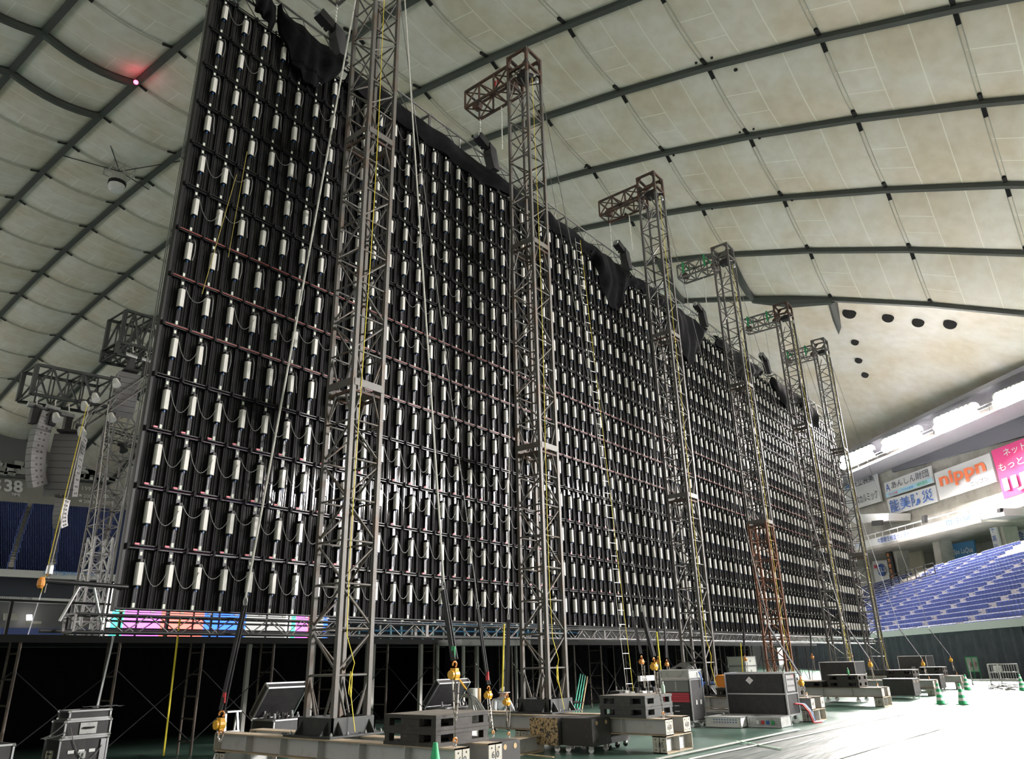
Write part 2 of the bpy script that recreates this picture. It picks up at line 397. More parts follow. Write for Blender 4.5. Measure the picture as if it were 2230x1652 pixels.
o = link(bpy.data.objects.new('membrane_field', uv_mesh('membrane_field', rest_g)), ceil); o['kind'] = 'stuff'
# facade plane of the right stand, and the skirt of the roof between the last cable and the rim
NF = V((.722, -.691, 0)); DF = V((.691, .722, 0)); KF = 69.7
def OF(x, y, off=0.0): return OP(x, y, NF, KF+off)
R1, R2 = OF(2230, 845), OF(1850, 1000)
def rim(s): return V((R1.x+DF.x*s, R1.y+DF.y*s, R1.z+(R2.z-R1.z)*s/((R2-R1).length)))
KNOT = OF(1878, 915)
def skirt(Y, t):
    a = V((82.14, Y, rz(82.14, Y))); s = (KNOT.y-R1.y)/DF.y+(Y-18.01)*1.28
    b = rim(s); p = a.lerp(b, t); p.z += 2.0*math.sin(math.pi*t)*(.6+.4*math.cos((Y-22)/8)); return p
ys = [-14+i*2.0 for i in range(38)]
for k0 in range(0, 37, 4):
    yy = ys[k0:k0+5]
    if len(yy) < 2: continue
    g = [[(*skirt(Y, t/10), .1, .1) for t in range(11)] for Y in yy]
    link(bpy.data.objects.new('skirt_panel', uv_mesh('skirt_panel', [g])), ceil)
# dark cables along the valleys, cut per bay; pale rope seams across them with black clamps at the crossings
def roofpt(i, j, dz=0): return V((RX[i+13], RY[j], rz(RX[i+13], RY[j])+dz))
def seen(P): a, b = px(P); return -60 < a < FW+60 and -60 < b < FH and not behind_wall(a, b)
for i in range(-13, 6):
    for j in range(-8, 20):
        p, q = roofpt(i, j, -.30), roofpt(i, j+1, -.30)
        if seen(p) or seen(q): member('valley_cable', p, q, .55, 'cable_roof', ceil, ht=.42)
thick = {(-3, 8), (-3, 9), (-4, 8), (-4, 9), (4, 3), (4, 4), (3, 5)}
for i in range(-13, 5):
    for j in range(-8, 21):
        p, q = roofpt(i, j), roofpt(i+1, j)
        if not (seen(p) or seen(q)): continue
        pts = []
        for k in range(13):
            u = k/12; P = p.lerp(q, u); P.z += -.80*.86*(4*u*(1-u))**.9-.08; pts.append(P)
        if (i, j) in thick:
            b = MB(); b.tube([p.lerp(q, k/8)+V((0, 0, -.35-.8*4*(k/8)*(1-k/8))) for k in range(9)], .42, 6); b.build('cross_beam', 'cable_roof', ceil); continue
        b = MB()
        for s_ in (-.16, .16): b.tube([P+V((0, s_, 0)) for P in pts], .045, 4)
        b.build('rope_seam', 'rope_roof', ceil)
        for a0, a1 in ((0, 1.6), (12, 10.4)):
            def at(t): k = min(int(t), 11); return pts[k].lerp(pts[k+1], t-k)
            member('clamp', at(a0), at(a1)-V((0, 0, .05)), .34, 'vent_black', ceil, ht=.22)
b = MB(); b.tube([roofpt(5, 2, -.3).lerp(KNOT, t/10)+V((0, 0, 1.2*math.sin(math.pi*t/10))) for t in range(11)], .5, 6); b.build('cross_beam', 'cable_roof', ceil)
for e in (-4.0, -1.5, 3.0): member('stay_wire', KNOT, rim((KNOT-R1).dot(DF)+e), .09, 'cable_roof', ceil)
b = MB(); b.tube([roofpt(5, 2, -.45), roofpt(5, 2, -.45).lerp(roofpt(5, 3, -.45), .5)+V((0, 0, -.2)), roofpt(5, 3, -.45)], [.45, .75, .45], 8); b.build('cross_beam', 'cable_roof', ceil)
def roof_hit(x, y):
    d = ray(x, y); t = 20.0
    while t < 260:
        P = CAM+d*t
        if P.z > rz(P.x, P.y)-(.55 if P.x < 82 else 0): return P, d.normalized()
        t += .25
    return None, None
vents = [(340, 274, .62), (205, 395, .55), (238, 90, .2), (165, 171, .2), (318, 17, .2), (58, 311, .18), (24, 318, .18), (99, 243, .2), (126, 247, .2), (285, 323, .18), (278, 331, .18), (220, 380, .16), (160, 435, .16), (145, 450, .16), (352, 261, .14), (360, 446, .16), (361, 466, .16),
    (1029, 26, .17), (1148, 24, .17), (897, 95, .15), (987, 102, .15), (1344, 103, .15), (1440, 228, .14), (1270, 277, .14), (1602, 152, .17), (1467, 338, .12), (1550, 126, .12), (1516, 137, .12), (1654, 301, .13), (1641, 281, .1), (1611, 288, .1), (1725, 436, .12), (1551, 455, .1), (1268, 449, .5), (1128, 323, .13), (1274, 364, .1), (1217, 399, .1), (1229, 422, .1),
    (104, 505, .16), (90, 491, .16), (290, 490, .16), (294, 508, .16), (230, 538, .14), (60, 535, .14), (175, 585, .12), (35, 585, .12), (188, 612, .12), (4, 605, .2)]
for (x, y, r) in vents:
    P, d = roof_hit(x, y)
    if P is None: continue
    b = MB(); b.disc(P-d*.12, (0.0, 0.0, 1), r, 14, .10); b.build('vent', 'vent_black', ceil)
for (x, y, r) in [(1848, 684, .75), (1937, 694, .62), (2001, 701, .62), (2069, 708, .65), (1863, 745, .45), (1873, 781, .45), (1880, 816, .45)]:
    # on the skirt: nearest sample of the loft along the sight line
    d = ray(x, y).normalized(); best = None
    for Yi in range(0, 150):
        for ti in range(0, 40):
            P = skirt(-14+Yi*.5, ti/40); c = (P-CAM).normalized().dot(d)
            if best is None or c > best[0]: best = (c, P)
    b = MB(); b.disc(best[1]-d*.3, (.55, -.25, .8), r, 16, .25); b.build('vent', 'vent_black', ceil)
P, d = roof_hit(296, 179); b = MB(); b.lathe(P-d*2.2, [(.05, -.2), (.2, -.12), (.24, 0), (.2, .12), (.1, .2)], 12)
tag(b.build('warning_lamp', 'red_lamp'), 'small glowing red warning lamp under a roof cable crossing', 'lamp')
# inspection cage under the roof
P, d = roof_hit(263, 360); P = P-V((0, 0, 1.2)); cg = thing('lamp_cage', 'white caged lamp platform hanging below the dome roof by thin cables', 'cage', P)
b = MB(); b.lathe(P+V((0, 0, -2.6)), [(.55, 0), (.85, .25), (.95, .9), (.95, 1.0)], 14); b.build('lamp_housing', 'facade_white', cg)
b = MB(); b.lathe(P+V((0, 0, -1.75)), [(1.0, 0), (1.02, .1), (1.02, .45), (.95, .5)], 14); b.build('band', 'vent_black', cg)
b = MB(); b.lathe(P+V((0, 0, -1.3)), [(.95, 0), (1.0, .1), (1.0, .9)], 14); b.build('drum', 'grey_box', cg)
for sx in (-1, 0, 1):
    for sy in (-1, 1): member('cage_bar', P+V((sx*1.3, sy*1.3, -.2)), P+V((sx*1.3, sy*1.3, 1.5)), .09, 'grey_box', cg)
for zz in (-.2, .65, 1.5):
    for s_ in (-1, 0, 1):
        member('cage_rail', P+V((-1.4, s_*1.3, zz)), P+V((1.4, s_*1.3, zz)), .09, 'grey_box', cg); member('cage_rail', P+V((s_*1.3, -1.4, zz)), P+V((s_*1.3, 1.4, zz)), .09, 'grey_box', cg)
for e in ((6, 3), (-6, 4), (5, -7), (-5, -6)): member('stay_cable', P+V((0, 0, .3)), V((P.x+e[0], P.y+e[1], rz(P.x+e[0], P.y+e[1])-.1)), .09, 'cable_roof', cg)

# ================================================================== RIGHT STAND
def slab(name, pxs, off, th, m, parent=None, label=None, cat=None, group=None, kind=None):
    """flat board on the facade: four corners bottom-left, bottom-right, top-right, top-left"""
    q = [OF(x, y, off) for x, y in pxs]; b = MB(); b.prism(q, NF*th); o = b.build(name, m, parent)
    if label: tag(o, label, cat, group, kind)
    return o, q
wr = MB()
A0, A1 = OF(1835, 1150, .6), OF(2330, 1000, .6)
lo = 17.0
pw = [V((A0.x-DF.x*20, A0.y-DF.y*20, 16.8)), V((A1.x-DF.x*12, A1.y-DF.y*12, 16.8)), V((A1.x-DF.x*12, A1.y-DF.y*12, 31)), V((A0.x-DF.x*20, A0.y-DF.y*20, 31))]
s0 = (R2-R1).dot(DF)+35; s1 = -28
def fpt(s, z, off=.6): P = R1+DF*s+NF*off; return V((P.x, P.y, z))
wr.prism([fpt(s0, 16.6), fpt(s1, 16.6), fpt(s1, R1.z+.3), fpt(s0, R1.z+.3)], NF*.6)
o = wr.build('wall_right', 'concrete'); tag(o, 'pale upper wall of the right stand behind the advertising boards', kind='structure')
b = MB(); b.prism([fpt(s0, 0, 10), fpt(s1, 0, 10), fpt(s1, 17, 10), fpt(s0, 17, 10)], NF*.5); tag(b.build('wall_concourse', 'concrete'), 'pale concourse wall behind the seats of the right stand', kind='structure')
b = MB(); b.prism([fpt(s0, 16.2, .7), fpt(s1, 16.2, .7), fpt(s1, 16.2, 10), fpt(s0, 16.2, 10)], V((0, 0, .4))); tag(b.build('ceiling_concourse', 'concrete'), 'underside of the upper tier above the concourse', kind='structure')
# technical gallery at the rim
b = MB(); b.prism([fpt(s0, R1.z-.2, -5), fpt(s1, R1.z-.2, -5), fpt(s1, R1.z-.2, .6), fpt(s0, R1.z-.2, .6)], V((0, 0, .5)))
tag(b.build('trim_1', 'rim_grey'), 'white rim beam where the roof meets the right stand', kind='structure')
cat_ = thing('lighting_gallery', 'long catwalk carrying the floodlights above the right stand', 'catwalk', fpt(10, R1.z-3, -4))
b = MB(); b.prism([fpt(s0, R1.z-2.9, -4.5), fpt(s1, R1.z-2.9, -4.5), fpt(s1, R1.z-2.9, .5), fpt(s0, R1.z-2.9, .5)], V((0, 0, .3))); b.build('walkway', 'rim_grey', cat_)
for zz in (R1.z-2.1, R1.z-1.7): member('handrail', fpt(s0, zz, -4.4), fpt(s1, zz, -4.4), .07, 'grey_box', cat_)
s_ = s1
while s_ < s0: member('baluster', fpt(s_, R1.z-2.6, -4.4), fpt(s_, R1.z-1.65, -4.4), .07, 'grey_box', cat_); s_ += 2.4
b = MB(); b.prism([OF(1943, 1028, .08), OF(2330, 921, .08), OF(2330, 872, .08), OF(1935.6, 999, .08)], NF*.45)
tag(b.build('dark_lintel', 'lintel'), 'long dark grey panel below the floodlight catwalk', 'panel')
LENS = {}
def lamp_bank(name, label, pts, aim, m, parent_loc, r=.46, hood=1.0, group='floodlight banks'):
    t = thing(name, label, 'floodlights', parent_loc, group=group)
    for P in pts:
        d = (V(aim)-P).normalized(); h = MB(); h.tube([P-d*.55, P-d*.4, P-d*.06, P+d*.12], [r*.5, r*.95, r*1.12, r*1.14], 12, False); h.disc(P-d*.08, d, r*1.1, 12, .02); ho = h.build('lamp_housing', 'grey_box', t)
        a, b_ = MB().frame(d); l = MB(); l.face([P-d*.02+(a*math.cos(k*math.pi/6)+b_*math.sin(k*math.pi/6))*r for k in range(12)]); l.build('lens', m, ho)
        a, b_ = MB().frame(d); v_ = MB(); arc = [math.pi*(k/10)*1.16-.25 for k in range(11)]    # shield added over the upper half to keep lamp light off the roof
        v_.grid([[P+(a*math.cos(t)+b_*math.sin(t))*r*1.12-d*.06 for t in arc], [P+(a*math.cos(t)+b_*math.sin(t))*r*1.25+d*hood for t in arc]]); v_.build('added_visor', 'grey_box', ho)
    return t
clusters = [((1836, 999), (1852, 1004), 2, 2), ((1858, 984), (1893, 984), 5, 2), ((1928, 956), (1995, 952), 8, 2), ((2042, 920), (2116, 908), 8, 2), ((2172, 878), (2228, 866), 7, 2)]
nm_ = ['floodlight bank at the left end, just beside the last tower', 'floodlight bank above the board with two lines of Japanese', 'floodlight bank above the left end of the dark lintel', 'floodlight bank above the orange lettered board', 'floodlight bank at the right edge above the pink board']
for k, ((xa, ya), (xb, yb), n, rws) in enumerate(clusters):
    pts = []
    for i in range(n):
        f = i/(n-1)
        for r_ in range(rws):
            P = OF(xa+(xb-xa)*f, ya+(yb-ya)*f+(f*-(xb-xa)*.28 if False else 0), -4.9)
            P = OF(xa+(xb-xa)*f, 1000-.408*((xa+(xb-xa)*f)-1850)+(-6 if r_ else 9), -4.9); pts.append(P)
    lamp_bank('floodlight_bank', nm_[k], pts, (20, -12, 0), 'lens_right', pts[0], hood=1.3)
# floodlights on the opposite rim, behind the photographer: seen mirrored in the screen panels
YM = 12.55; YV = 56.1
bp = []
for k in range(24):
    x = 600+k*32; yv = 56.1-25.0*(k/33); P = OY(x, 1085 if x < 1480 else 1085-(x-1480)*.2, yv)
    P.y = 2*YM-P.y
    for dz in (0, .95): bp.append(V((P.x+random.uniform(-.2, .2), P.y, P.z+dz)))
for k in range(4):
    seg = bp[k*12:(k+1)*12]
    lamp_bank('floodlight_bank', ['floodlights mirrored in the screen panels left of the nearest tower', 'floodlights mirrored in the panels between the first two towers', 'floodlights mirrored in the panels right of the second tower', 'floodlights mirrored in the panels near the third tower'][k], seg, (24, 0, 0), 'lens_back' if k < 2 else 'lens_side', seg[0])
cat_ = thing('back_gallery', 'catwalk behind the photographer that carries the mirrored floodlights', 'catwalk', bp[0])
for k in range(0, 46, 6): a, c_ = bp[k], bp[min(k+6, 46)]; member('walkway', a+V((0, -1.2, -.8)), c_+V((0, -1.2, -.8)), 1.4, 'rim_grey', cat_, ht=.3)

# boards: corners bottom-left, bottom-right, top-right, top-left in the survey frame
LO = NF*-.12
def board(name, label, pxs, m, off=-.2, th=.25):
    t = thing(name, label, 'sign', OF(*pxs[0], off)); o, q = slab('board', pxs, off, th, m, t); return t, q
t, q = board('advertising_board', 'white board with two lines of dark Japanese and a blue mark', [(1846, 1113), (1919, 1091), (1904, 1011), (1834, 1040)], 'sign_white')
letter('共立製薬', q, (.28, .58, .93, .84), 'ink_dark', t, LO); letter('日本カルミック', q, (.22, .10, .96, .34), 'ink_dark', t, LO); letter('A', q, (.06, .58, .22, .86), 'ink_lightblue', t, LO)
t, q = board('advertising_board', 'white board with dark lettering above a light blue strip', [(1931, 1084), (2032, 1050), (2025, 1014), (1924.7, 1052)], 'sign_white')
b = MB(); b.prism([q[0].lerp(q[3], .02)+LO*.6, q[1].lerp(q[2], .02)+LO*.6, q[1].lerp(q[2], .30)+LO*.6, q[0].lerp(q[3], .30)+LO*.6], NF*.05); b.build('strip', 'sky_strip', t)
letter('あんしん財団', q, (.17, .42, .96, .88), 'ink_dark', t, LO*1.2); letter('A', q, (.04, .38, .13, .86), 'ink_blue', t, LO*1.2)
letter('中小企業', q, (.08, .06, .28, .22), 'ink_red', t, LO*1.2); letter('ケガの補償', q, (.38, .06, .62, .22), 'ink_lightblue', t, LO*1.2); letter('福利厚生', q, (.70, .06, .92, .24), 'ink_green', t, LO*1.2)
t, q = board('advertising_board', 'white board with four large blue characters', [(1939, 1122.7), (2042, 1091), (2036, 1056), (1931, 1087.5)], 'sign_white')
letter('能美防災', q, (.05, .12, .95, .88), 'ink_blue', t, LO)
t, q = board('advertising_board', 'large white board with orange rounded lettering', [(2047, 1088.8), (2170.5, 1047.6), (2154.7, 985.8), (2033.6, 1030.6)], 'sign_white')
letter('nippn', q, (.08, .30, .90, .90), 'ink_orange', t, LO); letter('ニップン', q, (.60, .08, .90, .26), 'ink_dark', t, LO)
t, q = board('advertising_board', 'tall pink board with white lettering at the right edge', [(2187, 1086), (2318, 1042), (2290, 931), (2158, 981)], 'sign_pink')
letter('ネットを', q, (.20, .78, .72, .93), 'ink_white', t, LO); letter('もっと快', q, (.06, .52, .66, .69), 'ink_white', t, LO); letter('IIJ', q, (.06, .06, .46, .38), 'ink_white', t, LO)
t2, q2 = board('advertising_board', 'white strip with grey lettering under the pink board', [(2192, 1113), (2322, 1068), (2318, 1042), (2187, 1086)], 'sign_white', off=-.15)
letter('インターネット', q2, (.08, .28, .80, .72), 'ink_dark', t2, LO)
# balcony with lettered fascia
t, q = board('balcony', 'long balcony front with blue lettering and a white handrail', [(1864.5, 1198), (2135.6, 1130), (2132, 1112), (1863, 1182)], 'sign_white', off=-3, th=.4)
letter('中部衛生検査センター', q, (.22, .12, .50, .82), 'ink_blue', t, LO); letter('人のハたスヘ', q, (.55, .2, .72, .8), 'ink_lightblue', t, LO); letter('小泉', q, (.83, .1, .95, .95), 'ink_blue', t, LO); letter('m', q, (.78, .15, .82, .85), 'ink_blue', t, LO); letter('ット', q, (.0, .3, .06, .9), 'ink_lightblue', t, LO)
b = MB(); b.prism([q[0], q[1], q[1]+NF*12, q[0]+NF*12], V((0, 0, -.35))); b.build('balcony_floor', 'concrete', t)
member('handrail', q[3]+V((0, 0, .6)), q[2]+V((0, 0, .6)), .12, 'facade_white', t)
for k in range(16): P = q[3].lerp(q[2], k/15); member('baluster', P, P+V((0, 0, .6)), .08, 'facade_white', t)
t, q = board('balcony_box', 'white balcony box beside the leftmost advertising board', [(1858, 1140), (1935, 1133), (1935, 1117), (1852, 1120)], 'facade_white', off=-3, th=3.4)
t, q = board('balcony_box', 'white balcony box between the orange and pink boards', [(2138, 1131), (2188, 1122), (2184, 1106), (2134, 1113)], 'facade_white', off=-3, th=3.4)
def pillar(label, x0, y0, x1, y1, wpx, m='concrete', off=2):
    b = MB(); b.prism([OF(x0, y0, off), OF(x0+wpx, y0-wpx*.1, off), OF(x1+wpx, y1-wpx*.2, off), OF(x1, y1, off)], NF*2.0)
    return tag(b.build('pillar', m), label, 'pillar')
pillar('pale square pillar above the lettered balcony', 2022, 1142, 2013, 1104, 18, 'cream'); pillar('cream pillar behind the black monitor', 1921, 1180, 1914, 1135, 20, 'cream')
pillar('tall pale pillar beside the blue sign', 2046, 1276, 2028, 1170, 14); pillar('tall pale pillar carrying the vertical white banner', 2190, 1240, 2164, 1130, 14)
pillar('grey pillar carrying the black vertical banner', 1950, 1285, 1938, 1190, 12)
slab('wall_panel', [(1962, 1259), (2015, 1254), (2004, 1189), (1952, 1203)], 6, .3, 'cream', label='cream wall panel behind the seats below the balcony', cat='wall panel')
t, q = board('banner_sign', 'blue sign with white script above the entrance ramp', [(2069, 1219), (2124, 1212), (2120, 1175), (2064.7, 1185.7)], 'sign_blue', off=4)
letter('Spa LaQua', q, (.22, .20, .97, .62), 'ink_white', t, LO)
t, q = board('advertising_board', 'white sign with two blue characters at the right edge', [(2195, 1184), (2236, 1178), (2236, 1150), (2188, 1161)], 'sign_white', off=5)
letter('商会', q, (.06, .1, .95, .85), 'ink_blue', t, LO)
t, q = board('advertising_board', 'white sign with a round blue and red emblem', [(1908, 1275), (1940, 1271), (1931, 1219), (1899, 1222)], 'sign_white', off=6)
c = q[0].lerp(q[2], .62); b = MB(); b.disc(c+LO*2, NF, .95, 20, .05); b.build('emblem', 'ink_blue', t); letter('ELS', q, (.46, .52, .98, .72), 'ink_white', t, LO*3); letter('M', q, (.12, .68, .3, .86), 'ink_red', t, LO)
t, q = board('vertical_banner', 'black vertical banner with orange characters', [(1945, 1286), (1957, 1284), (1938, 1194), (1926, 1196)], 'black', off=1.5)
for k, ch in enumerate('東京衛生センター'[:6]): letter(ch, q, (.28, .80-k*.13, .78, .90-k*.13), 'ink_amber', t, LO)
t, q = board('vertical_banner', 'white vertical banner with blue characters', [(2179, 1250), (2194, 1247), (2166, 1136), (2152, 1140)], 'sign_white', off=1.5)
for k, ch in enumerate('千高砂熱'): letter(ch, q, (.22, .80-k*.17, .78, .92-k*.17), 'ink_blue', t, LO)
for k, (x0, y0, x1, y1, lab) in enumerate([(1898, 1145, 1918, 1134, 'black monitor hung under the upper white balcony box'), (2171, 1116, 2178, 1108, 'small black loudspeaker at the end of the balcony'), (2007, 1139, 2014, 1123, 'black loudspeaker beside the upper pale pillar')]):
    slab('wall_monitor', [(x0, y0), (x1, y0-2), (x1, y1-2), (x0, y1)], -3.7, .4, 'black', label=lab, cat='monitor')
slab('entrance_opening', [(2072, 1246), (2134, 1222), (2110, 1205), (2070, 1224)], 5, .4, 'black', label='dark entrance opening under the blue sign', cat='opening')
# lower tier: curtain, parapet, stepped terrace, seats
C0 = V((58, 5.2, 0)); DT = V((.855, .519, 0)); NT = V((.519, -.855, 0))
def tp(t, s, z): P = C0+DT*t+NT*s; return V((P.x, P.y, z))
ROWS, TREAD, RISE = 19, .85, .46
ter = MB()
for k in range(ROWS+1):
    s = k*TREAD; z = 3.3+k*RISE; ter.faces([tp(-25, s, z-RISE), tp(85, s, z-RISE), tp(85, s, z), tp(-25, s, z)], [(0, 1, 2, 3)]); ter.faces([tp(-25, s, z), tp(85, s, z), tp(85, s+TREAD, z), tp(-25, s+TREAD, z)], [(0, 1, 2, 3)])
tag(ter.build('seating_terrace', 'stair'), 'stepped concrete terrace of the right stand', kind='structure')
for k in range(6):
    t0, t1 = -14+k*14, -14+(k+1)*14-.25; b = MB(); rows = []
    n = 70
    for i in range(n+1):
        t = t0+(t1-t0)*i/n; off = .14*math.sin(i*.9)+.07*math.sin(i*2.3+k); rows.append([tp(t, -.35+off*(.5+.5*zz/3.2 if False else 1-.3*zz/3.2), zz) for zz in (.02, 1.0, 2.1, 3.15)])
    b.grid(rows); o = b.build('black_curtain', 'drape', smooth=True)
    tag(o, 'black curtain with glare in its colour under the right stand, ' + ['beyond the right edge', 'at the right edge behind the barred cart', 'behind the folded wheeled barrier', 'behind the farthest chain hoists', 'glimpsed beyond the last tower base', 'hidden past the end of the screen'][k], 'curtain', 'curtains of the right stand')
b = MB(); b.prism([tp(-25, -.5, 3.1), tp(85, -.5, 3.1), tp(85, 0, 3.1), tp(-25, 0, 3.1)], V((0, 0, .5))); pa = b.build('trim_2', 'facade_white'); tag(pa, 'white parapet above the black curtain', kind='structure')
sb = MB(); sb.mi = 0; sb.box(-.21, .02, .10, .21, .10, .42); sb.mi = 0; sb.box(-.19, -.20, .22, .19, .02, .28); sb.mi = 1; sb.box(-.21, .0, .41, .21, .11, .46); sb.mi = 1; sb.box(-.05, -.05, .0, .05, .06, .3)
SEAT = sb.mesh('stadium_seat', ['seat_blue', 'seat_pale'])
ang = math.atan2(DT.y, DT.x); many = MB(); cnt = 0
for k in range(ROWS):
    z = 3.3+k*RISE; t = -4.0
    while t < 80:
        t += .60
        if (t+k*.0) % 9.4 < 1.2: continue
        P = tp(t, k*TREAD+.45, z); a, bb = px(P)
        if not (1870 < a < 2250): continue
        if k > 14 and 1.0 < ((t-20) % 30) < 9: continue
        if cnt < 300 and k < 4:
            o = inst('stadium_seat', SEAT, None, P, ang); cnt += 1
            tag(o, 'blue tip-up seat in the lowest rows above the black curtain', 'seat', 'seats in the lowest rows of the right stand')
        else:
            for (bx, mi) in (((-.21, .02, .10, .21, .10, .42), 0), ((-.19, -.20, .22, .19, .02, .28), 0), ((-.21, .0, .41, .21, .11, .46), 1)):
                many.mi = mi; x0, y0, z0, x1, y1, z1 = bx
                vs = [P+DT*x-NT*-y+V((0, 0, zz)) for zz in (z0, z1) for (x, y) in ((x0, y0), (x1, y0), (x1, y1), (x0, y1))]
                many.faces(vs, [(3, 2, 1, 0), (4, 5, 6, 7), (0, 1, 5, 4), (1, 2, 6, 5), (2, 3, 7, 6), (3, 0, 4, 7)])
tag(many.build('seat_rows', ['seat_blue', 'seat_pale']), 'blue seats of the upper rows in the right stand', 'seats', kind='stuff')
t = thing('scaffold_frame', 'dark scaffold frame standing among the right stand seats', 'scaffold', tp(52, 14, 8))
for k in range(6):
    P = tp(44+k*3, 13, 9.2); member('upright', P, P+V((0, 0, 2.6)), .10, 'black', t)
    if k < 5:
        Q = tp(47+k*3, 13, 9.2)
        for zz in (1.2, 2.5): member('ledger', P+V((0, 0, zz)), Q+V((0, 0, zz)), .08, 'black', t)
        member('brace', P, Q+V((0, 0, 2.5)), .07, 'black', t)

# ================================================================== LEFT STAND (beyond the stage)
YL = 166.0
def lquad(name, pxs, Y, th, m, parent=None):
    q = [OY(x, y, Y) for x, y in pxs]; b = MB(); b.prism(q, (0, th, 0)); return b.build(name, m, parent), q
o, qw = lquad('wall_left', [(-40, 1105), (900, 1190), (900, 1096), (-40, 1030)], YL, .5, 'wall_far'); tag(o, 'pale wall with white numerals above the far blue seats', kind='structure')
WLO = V((0, -.25, 0))
_, qq = lquad('x', [(-40, 1105), (900, 1190), (900, 1096), (-40, 1030)], YL, .1, 'concrete'); bpy.data.objects.remove(_)
def wl(s, x0, y0, x1, y1):
    q = [OY(x0, y1, YL), OY(x1, y1+.09*(x1-x0), YL), OY(x1, y0+.09*(x1-x0), YL), OY(x0, y0, YL)]
    return q
pl = thing('wall_numerals', 'white numerals and years mounted on the far left wall', 'lettering', OY(30, 1060, YL))
for s, x0, y0, x1, y1 in [('S', -14, 1042, 2, 1066), ('38', 8, 1043, 49, 1070), ('TIME', 24, 1073, 43, 1079), ('2007', 222, 1062, 248, 1071), ('★2012', 255, 1064, 290, 1073), ('2008', 222, 1075, 245, 1084), ('2013', 260, 1076, 287, 1086), ('★2009', 208, 1087, 245, 1097), ('2014', 258, 1090, 285, 1099), ('1997', 178, 1058, 205, 1067), ('★2002', 168, 1073, 205, 1082), ('★2003', 168, 1085, 205, 1094)]:
    letter(s, wl(s, x0, y0, x1, y1), (0, 0, 1, 1), 'wall_letter', pl, WLO)
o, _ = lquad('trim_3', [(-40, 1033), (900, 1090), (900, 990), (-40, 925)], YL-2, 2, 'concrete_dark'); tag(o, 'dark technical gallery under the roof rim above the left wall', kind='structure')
gl = MB(); rnd = random.Random(3)
for k in range(150):
    x = rnd.uniform(-20, 330); y = 1003+x*.075+rnd.uniform(2, 26); P = OY(x, y, YL-2.4); a = rnd.uniform(.3, 1.0); gl.mi = rnd.choice((0, 0, 1)); gl.box(P.x-a, P.y-.4, P.z-.4, P.x+a, P.y+.3, P.z+.35)
tag(gl.build('gallery_equipment', ['grey_box', 'facade_white']), 'clutter of unlit lamps and boxes along the far gallery', 'equipment', kind='stuff')
# sloping upper tier of blue seats
ta = [OY(-40, 1095, YL-1), OY(460, 1128, YL-1)]; tb = [OY(-40, 1240, YL-26), OY(460, 1262, YL-26)]
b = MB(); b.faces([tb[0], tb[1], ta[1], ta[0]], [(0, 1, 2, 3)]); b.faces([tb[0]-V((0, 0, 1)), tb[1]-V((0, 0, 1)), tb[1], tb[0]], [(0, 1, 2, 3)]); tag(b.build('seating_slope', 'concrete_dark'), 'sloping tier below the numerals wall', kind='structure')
sm = MB()
for r in range(30):
    f = r/30
    for c_ in range(150):
        P = tb[0].lerp(tb[1], c_/150).lerp(ta[0].lerp(ta[1], c_/150), f+.01)
        a = px(P)[0]
        if any(abs(a-(x0+(x1-x0)*(1-f))) < 7 for x0, x1 in ((66, 22), (132, 112), (246, 212))): continue
        sm.box(P.x-.22, P.y, P.z+.02, P.x+.22, P.y+.12, P.z+.85)
tag(sm.build('far_seat_rows', 'seat_blue'), 'rows of blue seats in the far left upper tier', 'seats', kind='stuff')
for k, (x0, x1) in enumerate(((66, 22), (132, 112), (246, 212))):
    b = MB()
    for i in range(24):
        p = OY(x0+(x1-x0)*i/24, 1100+(132)*i/24+.075*x0, YL-1-25*i/24); b.box(p.x-.55, p.y-.5, p.z-.3, p.x+.55, p.y+.5, p.z+.12)
    tag(b.build('aisle_stairs', 'stair'), ['pale aisle stairs left of the hanging speakers on the far tier', 'pale aisle stairs behind the speaker scaffold on the far tier', 'pale aisle stairs next to the screen edge on the far tier'][k], 'stairs')
o, q = lquad('far_balcony', [(-40, 1252), (460, 1275), (460, 1261), (-40, 1236)], YL-26.6, .6, 'facade_white'); tag(o, 'white balcony front with faint lettering below the far blue seats', 'balcony')
letter('文教大学付属中学校・高等学校', [OY(94, 1250, YL-26.9), OY(208, 1256, YL-26.9), OY(208, 1247, YL-26.9), OY(94, 1240, YL-26.9)], (0, 0, 1, 1), 'ink_lightblue', o, V((0, 0, 0)))
o, q = lquad('box_seats', [(-40, 1296), (460, 1316), (460, 1275), (-40, 1252)], YL-24, 1, 'glass_dark'); tag(o, 'dark glazed box seats below the far balcony', 'glazing')
o, q = lquad('lower_balcony', [(-40, 1307), (460, 1327), (460, 1316), (-40, 1296)], YL-27, 1, 'facade_white'); tag(o, 'lower white balcony front below the dark box seats', 'balcony')
letter('カスタマーデスク 22ゲート内側', [OY(0, 1303, YL-27.4), OY(70, 1306, YL-27.4), OY(70, 1299, YL-27.4), OY(0, 1296, YL-27.4)], (0, 0, 1, 1), 'ink_dark', o, V((0, 0, 0)))
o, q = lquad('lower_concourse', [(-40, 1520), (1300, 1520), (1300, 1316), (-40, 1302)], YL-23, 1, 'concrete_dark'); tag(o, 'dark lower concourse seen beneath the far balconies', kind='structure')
for k, (x0, x1, y0, y1, m) in enumerate([(60, 70, 1338, 1350, 'lamp_glow'), (10, 40, 1335, 1350, 'concrete'), (58, 90, 1352, 1358, 'concrete')]):
    o, q = lquad('concourse_panel', [(x0, y1), (x1, y1), (x1, y0), (x0, y0)], YL-25, .5, m); tag(o, ['bright lit doorway in the far lower concourse', 'pale wall panel in the far lower concourse', 'pale counter in the far lower concourse'][k], 'panel')
